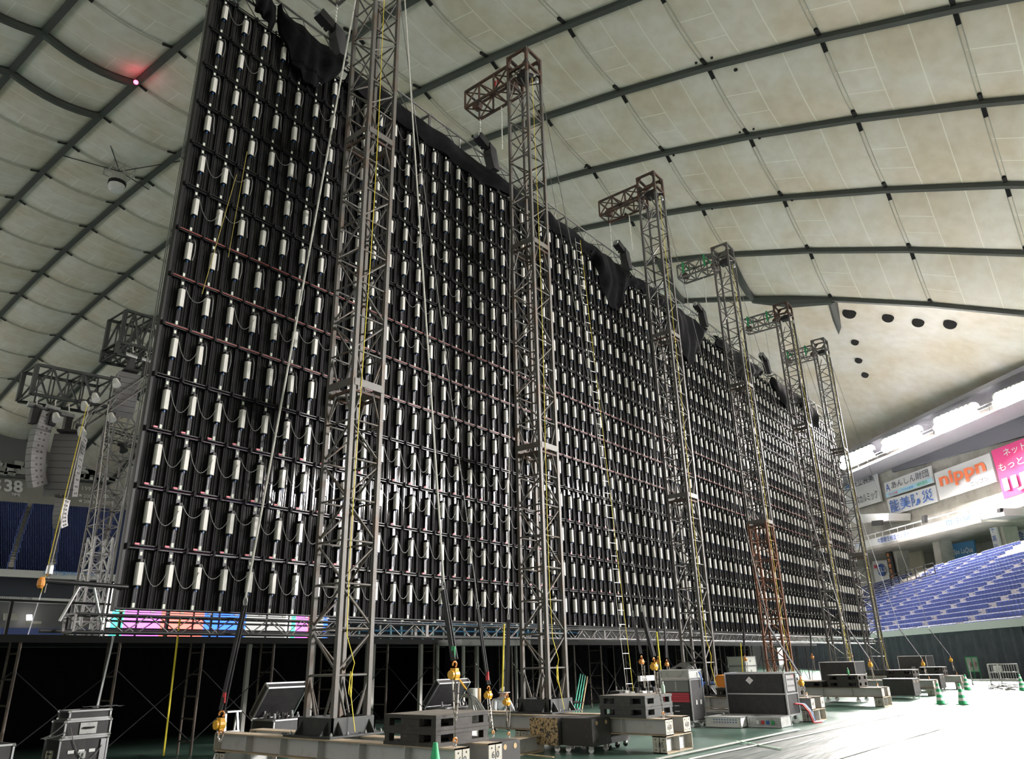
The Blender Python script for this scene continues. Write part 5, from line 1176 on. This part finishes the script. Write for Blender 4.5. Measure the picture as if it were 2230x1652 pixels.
# cones
def cone(label, P, h=.7, stripes=3):
    P = V((P.x, P.y, .02)); t = thing('traffic_cone', label, 'cone', P, group='green and white traffic cones')
    b = MB(); b.box(P.x-.19, P.y-.19, 0.02, P.x+.19, P.y+.19, .05); b.build('base', 'cone_green', t); n = 2*stripes+1
    for i in range(n):
        z0, z1 = .05+(h-.05)*i/n, .05+(h-.05)*(i+1)/n; r0, r1 = .145-.115*i/n, .145-.115*(i+1)/n
        b = MB(); b.lathe((P.x, P.y, 0), [(r0, z0), (r1, z1)], 18); b.build('stripe' if i % 2 else 'cone_band', 'cone_white' if i % 2 else 'cone_green', t)
cone('green and white cone in the middle of the right floor, left of the pair', G(2050, 1534)); cone('green and white cone in the middle of the right floor, right of the pair', G(2098, 1535)); cone('small distant cone beside the last beam end', G(2108, 1503)); cone('cone cut off by the right frame edge', G(2228, 1504))
cone('cone whose green tip rises at the bottom edge before the beams', G(948, 1616, .72), .72, 1)
# equipment racks
P0 = G(1503, 1583); rx, ry = 19.55, 9.55
t = flight_case('equipment_rack', 'open silver edged rack with red drawers on casters', rx, ry, .14, rx+.75, ry+.85, 1.18, casters=True, latches=0, handle=False, cat='rack')
for k in range(4): b = MB(); z = .62+k*.058; b.box(rx-.02, ry+.05, z, rx+.0, ry+.8, z+.05); b.build('red_drawer', 'red_box', t)
for k in range(3): b = MB(); z = .20+k*.135; b.box(rx-.016, ry+.05, z, rx, ry+.8, z+.12); dr = b.build('black_drawer', 'case_black', t); b = MB(); b.box(rx-.024, ry+.36, z+.05, rx-.014, ry+.5, z+.07); b.build('pull', 'alu', dr)
b = MB(); b.box(rx-.01, ry+.05, .87, rx+.002, ry+.8, 1.14); b.build('open_bay', 'deck_grey', t)
b = MB(); b.box(rx-.012, ry+.4, .88, rx-.008, ry+.44, 1.13); b.build('bay_divider', 'alu_dull', t)
b = MB(); b.box(rx+.22, ry-.012, .55, rx+.32, ry, .66); b.build('latch_dish', 'alu_dull', t); b = MB(); b.box(rx+.48, ry-.012, .55, rx+.58, ry, .66); b.build('latch_dish', 'alu_dull', t)
flight_case('amplifier_case', 'silver rack case with cables piled on the open rack', rx+.0, ry+.02, 1.19, rx+.75, ry+.85, 1.42, 'alu_dull', 'alu', latches=0, handle=False)
b = MB(); 
for k in range(6): b.tube(catenary((rx+.1+.08*k, ry+.1, 1.44), (rx+.3+.06*k, ry+.7, 1.44), -.06-.02*k, 8), .012, 5)
tag(b.build('cable_pile', 'cable_grey'), 'heap of pale cables on top of the open rack', 'cables', kind='stuff')
b = MB(); b.tube([(rx+.55, ry-.02, 1.36), (rx+.6, ry-.06, 1.2), (rx+.62, ry-.05, .98)], .02, 6); tag(b.build('hanging_strap', 'blue_box'), 'bright blue strap hanging from the open rack', 'strap')
bx0, by0 = 21.2, 7.62
t = flight_case('power_rack', 'large black two door rack with a steel round plate', bx0-.0, by0, .22, bx0+.85, by0+1.65, 1.30, casters=True, latches=0, handle=False, mid=[.76], cat='rack', tw_=.04)
for (z0, z1) in ((.26, .73), (.80, 1.26)): b = MB(); b.box(bx0-.02, by0+.06, z0, bx0, by0+1.59, z1); b.build('door', 'case_black', t)
b = MB(); b.prism([(bx0-.03, by0+.95, 1.0), (bx0-.03, by0+1.06, 1.1), (bx0-.03, by0+.95, 1.2), (bx0-.03, by0+.84, 1.1)], (.02, 0, 0)); b.build('dish_plate', 'chrome', t)
for k in range(5):
    for j in range(2): b = MB(); b.disc((bx0+.2+.11*k, by0-.006, .95+.16*j), (0, 1, 0), .028, 8, .012); b.build('socket', 'ink_dark', t)
b = MB(); b.box(bx0+.1, by0-.012, .82, bx0+.7, by0-.002, 1.22); b.build('breaker_panel', 'deck_grey', t)
b = MB(); b.disc((bx0+.62, by0-.014, 1.2), (0, 1, 0), .02, 10, .02); b.build('pilot_light', 'led_red', t)
for e, m, lab in ((0, 'red_tag', 'red power cable spilling from the black rack'), (.12, 'rope_white', 'white power cable spilling from the black rack'), (.2, 'blue_box', 'blue power cable spilling from the black rack')):
    b = MB(); b.tube([(bx0+.5+e, by0-.01, .5), (bx0+.65+e, by0-.16, .48), (bx0+.8+e, by0-.25, .3), (bx0+.9+e, by0-.3, .03), (bx0+1.3+e, by0-.4, .02)], .022, 6); tag(b.build('power_cable', m), lab, 'cable')
def small_case(label, p, w_, d, h, body, dots=False):
    t = flight_case('small_case', label, p[0], p[1], .012, p[0]+w_, p[1]+d, h, body, 'alu', .022, latches=0, handle=False, group='low silver cases on the floor')
    if dots:
        for i in range(9):
            for j in range(2): b = MB(); b.box(p[0]-.008, p[1]+.1+.075*i, .12+.06*j, p[0], p[1]+.13+.075*i, .145+.06*j); b.build('blue_dot', 'ink_blue', t)
    return t
small_case('white case with two rows of blue dots', (19.95, 8.45), .9, .95, .26, 'sign_white', True); small_case('silver case with red and green stickers before the black rack', (20.35, 7.55), .75, .85, .26, 'alu_dull')
for k in range(4): b = MB(); b.box(20.335, 7.72+.13*k, .08, 20.345, 7.8+.13*k, .17); o = b.build('sticker', ['green_tag', 'blue_box', 'red_tag', 'sign_white'][k], bpy.data.objects['small_case.001'])
small_case('silver case between the two racks, nearer one', (20.9, 9.3), .8, .9, .3, 'alu_dull'); small_case('silver case between the two racks, farther one', (21.9, 9.6), .9, .9, .28, 'facade_white')
flight_case('orange_case', 'bright orange equipment case above the dark ballast', 22.9, 9.5, .86, 23.45, 10.3, 1.2, 'orange_box', 'orange_box', latches=0, handle=False)
t = flight_case('blue_crate', 'blue plastic crate behind the third tower base', 24.6, 11.0, .63, 25.2, 11.6, .95, 'blue_box', 'blue_box', latches=0, handle=False); flight_case('blue_tray', 'low blue tray beside the blue crate', 25.5, 10.6, .63, 26.2, 11.2, .73, 'blue_box', 'blue_box', latches=0, handle=False)
hbeam('pale steel beam behind the black rack carrying the blue crate', (24.2, 11.3, .305), (27.2, 11.3, .305), None, stiff=2); hbeam('lower steel beam behind the black rack', (24.2, 11.3, 0), (27.2, 11.3, 0), None, stiff=2)
Pg = OY(1638, 1465, 14.0)
for k in range(2): flight_case('storage_box', ('lower' if k == 0 else 'upper')+' grey storage box stacked behind the black rack', Pg.x-.7, 14.0, .9+.42*k, Pg.x+.6, 14.8, 1.3+.42*k, 'grey_box', 'deck_grey', latches=1, handle=False)
flight_case('equipment_case', 'dark case carrying the two grey storage boxes', Pg.x-.75, 13.95, .1, Pg.x+.65, 14.85, .89, casters=True)
# work table with gear behind the grey ballast
Yt = 13.0; xa, xb = OY(1330, 1510, Yt).x, OY(1450, 1510, Yt).x; zt = OY(1400, 1508, Yt).z
t = thing('work_table', 'work table crowded with small gear behind the grey ballast block', 'table', ((xa+xb)/2, Yt, 0)); b = MB(); b.box(xa, Yt-.4, zt-.04, xb, Yt+.4, zt); b.build('table_top', 'deck_grey', t)
for (x, y) in ((xa+.05, Yt-.35), (xb-.05, Yt-.35), (xa+.05, Yt+.35), (xb-.05, Yt+.35)): member('leg', (x, y, 0), (x, y, zt-.04), .05, 'alu', t)
rr = random.Random(11)
gear = ['black amplifier box', 'grey meter', 'silver clamp box', 'black radio', 'white adapter', 'grey controller', 'black monitor box', 'silver tin', 'white paper box']
for k in range(9):
    x = xa+.1+(xb-xa-.3)*k/9; hgt = rr.uniform(.05, .22); w_ = rr.uniform(.15, .28); m = ['black', 'grey_box', 'alu_dull', 'black', 'facade_white', 'grey_box', 'black', 'alu', 'sign_white'][k]
    t2 = thing('gear_box', gear[k]+' on the work table, number '+['one', 'two', 'three', 'four', 'five', 'six', 'seven', 'eight', 'nine'][k]+' from its left end', 'gear', (x, Yt, zt), group='gear on the work table')
    b = MB(); b.box(x, Yt-.25, zt, x+w_, Yt+.1, zt+hgt); b.build('body', m, t2); b = MB(); b.lathe((x+w_/2, Yt-.1, zt+hgt), [(.02, 0), (.02, .03), (.012, .04), (.012, .06+.08*rr.random())], 8); b.build('knob', 'chrome', t2)
P = OY(1410, 1476, 12.9); b = MB(); b.box(P.x-.55, 12.85, P.z-.08, P.x+.4, 12.95, P.z+.08); tag(b.build('strip_light', 'sign_white'), 'white strip light fitting above the work table', 'lamp'); member('strip_stand', (P.x, 12.9, zt), (P.x, 12.9, P.z-.08), .03, 'alu_dull', bpy.data.objects['strip_light'])
def bottle(label, P, m='plastic_bottle'):
    t = thing('drink_bottle', label, 'bottle', P); b = MB(); b.lathe(P, [(.035, 0), (.037, .02), (.037, .14), (.015, .19), (.015, .21)], 12); b.build('bottle_body', m, t, smooth=True); b = MB(); b.lathe(P+V((0, 0, .21)), [(.017, 0), (.017, .025)], 10); b.build('cap', 'sign_white', t)
bottle('clear green drink bottle on the grey ballast block', V((15.2, 8.05, 1.025))); bottle('drink bottle with a green label on the fourth ballast block', V((29.9, 8.4, 1.025)), 'ink_green')
# green poles leaning on the ladder posts
Yg = 15.7
for k in range(4):
    P = OY(1248+6*k, 1545, Yg); Q = OY(1264+5*k, 1467+k*2, YS-.1); o = member('leaning_pole', (P.x, Yg, .02), Q, .05, 'green_pole' if k < 3 else 'card_tube', None, round_=True)
    tag(o, ['green pole leaning by the second tower, leftmost of three', 'green pole leaning by the second tower, middle of three', 'green pole leaning by the second tower, rightmost of three', 'brown pole leaning beside the green ones'][k], 'pole')
b = MB()
for k in range(7):
    x, y = 16.7+.25*k, 12.3+.1*math.sin(k*2); b.tube([(x+.2*math.cos(a), y+.15*math.sin(a), .64+.02*k % .06) for a in [i*.7 for i in range(10)]], .014, 5)
tag(b.build('cable_coils', 'black'), 'tangle of black cable coils beside the second tower base', 'cables', kind='stuff')
b = MB()
for k in range(5): b.tube(catenary((14.0+.1*k, 12.3, .64), (14.6, 12.9+.08*k, .95), -.05-.03*k, 7), .03, 6)
tag(b.build('hose_bundle', 'alu_dull'), 'pale bundle of hoses lying left of the second tower', 'hoses', kind='stuff')
# far right equipment
P = G(1905, 1512); flight_case('power_rack', 'tall black rack behind the fourth ballast block', 31.6, 8.6, .2, 32.9, 9.9, 1.45, casters=True, latches=2, cat='rack')
flight_case('far_case', 'black case with papers stuck on, farthest beside the curtain', 47.5, 9.2, .2, 49.4, 10.6, 1.55, casters=True, latches=1); flight_case('far_case', 'low grey case between the last two hoists', 46.4, 9.4, .12, 47.3, 10.4, .9, 'grey_box', casters=True)
t = thing('barred_cart', 'pale barred cart parked before the curtain at the right', 'cart', G(2195, 1497)); P = G(2160, 1492); Q = G(2226, 1492); s = V((.15, 1, 0)).normalized()*.9
for A in (P, Q, P+s, Q+s): member('corner_post', V((A.x, A.y, .1)), V((A.x, A.y, 1.05)), .05, 'alu_dull', t); caster(t, A.x, A.y, 0, .045, 'rubber')
for i in range(12): A = P.lerp(Q, (i+.5)/12); member('bar', V((A.x, A.y, .3)), V((A.x, A.y, 1.05)), .03, 'alu_dull', t)
for z in (.3, .65, 1.05): member('rail', V((P.x, P.y, z)), V((Q.x, Q.y, z)), .05, 'alu_dull', t)
b = MB(); b.prism([V((A.x, A.y, .2)) for A in (P, Q, Q+s, P+s)], (0, 0, .1)); b.build('tray', 'facade_white', t)
b = MB(); A = P.lerp(Q, .15); B = P.lerp(Q, .42); b.prism([V((A.x, A.y-.03, .7)), V((B.x, B.y-.03, .7)), V((B.x, B.y-.03, .98)), V((A.x, A.y-.03, .98))], (0, -.05, 0)); b.build('notice', 'sign_white', t)
t = thing('folded_barrier', 'folded green framed barrier on small wheels by the curtain', 'barrier', G(2122, 1477)); P = G(2112, 1478); Q = G(2138, 1478)
for i in range(3): A = P.lerp(Q, i/2); member('post', V((A.x, A.y, .1)), V((A.x, A.y, 1.35)), .05, 'green_tag', t); caster(t, A.x, A.y, 0, .045, 'rubber')
for z in (.45, 1.35): member('rail', V((P.x, P.y, z)), V((Q.x, Q.y, z)), .05, 'green_tag', t)
b = MB(); b.prism([V((P.x, P.y, .45)), V((Q.x, Q.y, .45)), V((Q.x, Q.y, 1.33)), V((P.x, P.y, 1.33))], (0, -.02, 0)); b.build('mesh_panel', 'grey_box', t)
for k in range(2): A = P.lerp(Q, .3+.4*k); b = MB(); b.box(A.x-.15, A.y-.05, .75, A.x+.15, A.y-.03, 1.05); b.build('red_mark', 'tag_pink', t)
b = MB(); P = G(2180, 1502); rr = random.Random(4)
for k in range(16):
    c_ = (P.x+rr.uniform(-.7, .7), P.y+rr.uniform(-.5, .5)); ra = rr.uniform(.15, .4); b.tube([(c_[0]+ra*math.cos(a), c_[1]+ra*math.sin(a)*.8, .04+.02*k*(1-abs(c_[0]-P.x))+.03*math.sin(a*2)) for a in [i*.63 for i in range(11)]], .016, 5)
tag(b.build('cable_heap', 'cable_grey'), 'heap of grey cable lying in front of the barred cart', 'cables', kind='stuff')
# ================================================================== WORKER
def skin_person():
    J = {}; E_ = []; names = []
    pts = [('pelvis', (0, 0, .42), .15), ('waist', (0, -.10, .56), .155), ('chest', (0, -.26, .72), .175), ('neck', (0, -.37, .82), .065), ('head', (0, -.43, .90), .10), ('crown', (0, -.46, 1.0), .095),
        ('hipl', (.11, 0, .38), .10), ('kneel', (.20, -.36, .44), .075), ('anklel', (.18, -.16, .10), .05), ('toel', (.19, -.36, .045), .045),
        ('hipr', (-.11, 0, .38), .10), ('kneer', (-.20, -.34, .42), .075), ('ankler', (-.18, -.14, .10), .05), ('toer', (-.19, -.34, .045), .045),
        ('shl', (.20, -.28, .74), .085), ('ell', (.27, -.42, .52), .06), ('wrl', (.18, -.60, .40), .04), ('hal', (.15, -.67, .37), .038),
        ('shr', (-.20, -.28, .74), .085), ('elr', (-.27, -.42, .52), .06), ('wrr', (-.18, -.60, .40), .04), ('har', (-.15, -.67, .37), .038)]
    ch = [('pelvis', 'waist'), ('waist', 'chest'), ('chest', 'neck'), ('neck', 'head'), ('head', 'crown'), ('pelvis', 'hipl'), ('hipl', 'kneel'), ('kneel', 'anklel'), ('anklel', 'toel'), ('pelvis', 'hipr'), ('hipr', 'kneer'), ('kneer', 'ankler'), ('ankler', 'toer'), ('chest', 'shl'), ('shl', 'ell'), ('ell', 'wrl'), ('wrl', 'hal'), ('chest', 'shr'), ('shr', 'elr'), ('elr', 'wrr'), ('wrr', 'har')]
    # five fingers on each hand
    for sd, nm in ((1, 'hal'), (-1, 'har')):
        for k in range(4): pts += [(f'f{k}a{nm}', (sd*(.12+.022*k), -.70, .36), .012), (f'f{k}b{nm}', (sd*(.12+.022*k), -.735-.008*(k in (1, 2)), .335), .010), (f'f{k}c{nm}', (sd*(.12+.022*k), -.745, .305), .009)]; ch += [(nm, f'f{k}a{nm}'), (f'f{k}a{nm}', f'f{k}b{nm}'), (f'f{k}b{nm}', f'f{k}c{nm}')]
        pts += [(f'ta{nm}', (sd*.105, -.665, .35), .013), (f'tb{nm}', (sd*.09, -.70, .325), .010)]; ch += [(nm, f'ta{nm}'), (f'ta{nm}', f'tb{nm}')]
    idx = {p[0]: i for i, p in enumerate(pts)}
    me = bpy.data.meshes.new('body'); me.from_pydata([p[1] for p in pts], [(idx[a], idx[b_]) for a, b_ in ch], []); o = bpy.data.objects.new('body_source', me); C.objects.link(o)
    md = o.modifiers.new('skin', 'SKIN')
    for i, p in enumerate(pts): me.skin_vertices[0].data[i].radius = (p[2], p[2])
    me.skin_vertices[0].data[0].use_root = True
    o.modifiers.new('sub', 'SUBSURF').levels = 2
    bpy.context.view_layer.update(); dg = bpy.context.evaluated_depsgraph_get(); out = bpy.data.meshes.new_from_object(o.evaluated_get(dg)); bpy.data.objects.remove(o)
    out.name = 'body'; out.materials.clear()
    for m in ('jacket', 'trousers', 'skin', 'black'): out.materials.append(M[m])
    for p in out.polygons:
        c = p.center; p.use_smooth = True
        p.material_index = 2 if (c.z > .84 and c.y < -.34) or c.y < -.635 else (3 if c.z < .085 else (1 if c.z < .50 and c.y > -.42 and abs(c.x) < .30 and not (c.y < -.38 and c.z > .46) else 0))
    return out
Yw = 13.9; Pw = OY(1082, 1540, Yw); t = thing('person', 'crouching worker in a grey jacket and white helmet, bent forward', 'person', (Pw.x, Yw, 0), rz=math.radians(-25))
o = bpy.data.objects.new('body', skin_person()); link(o, t)
b = MB(); b.lathe((0, -.455, .955), [(.135, 0), (.130, .03), (.118, .075), (.085, .115), (.04, .135), (.005, .14)], 18); b.lathe((0, -.455, .950), [(.165, 0), (.165, .012), (.13, .014)], 18); o = b.build('helmet', 'helmet_white', t, smooth=True, local=True)
b = MB(); b.lathe((0, -.455, .975), [(.134, 0), (.132, .022)], 18); b.build('helmet_band', 'ink_dark', o, local=True)
b = MB()
for sx in (-.035, .035): b.lathe((sx, -.545, .925), [(.004, -.008), (.010, 0), (.004, .008)], 8)
b.build('eyes', 'ink_dark', t, local=True)
b = MB(); b.prism([(-.014, -.535, .885), (.014, -.535, .885), (0, -.53, .92)], (0, -.025, 0)); b.build('nose', 'skin', t, local=True)
b = MB(); b.box(-.025, -.535, .862, .025, -.528, .868); b.build('mouth', 'red_tag', t, local=True)
for sx in (-1, 1): b = MB(); b.lathe((sx*.098, -.44, .91), [(.006, -.03), (.016, -.01), (.018, .012), (.006, .028)], 8); b.build('ear', 'skin', t, local=True)
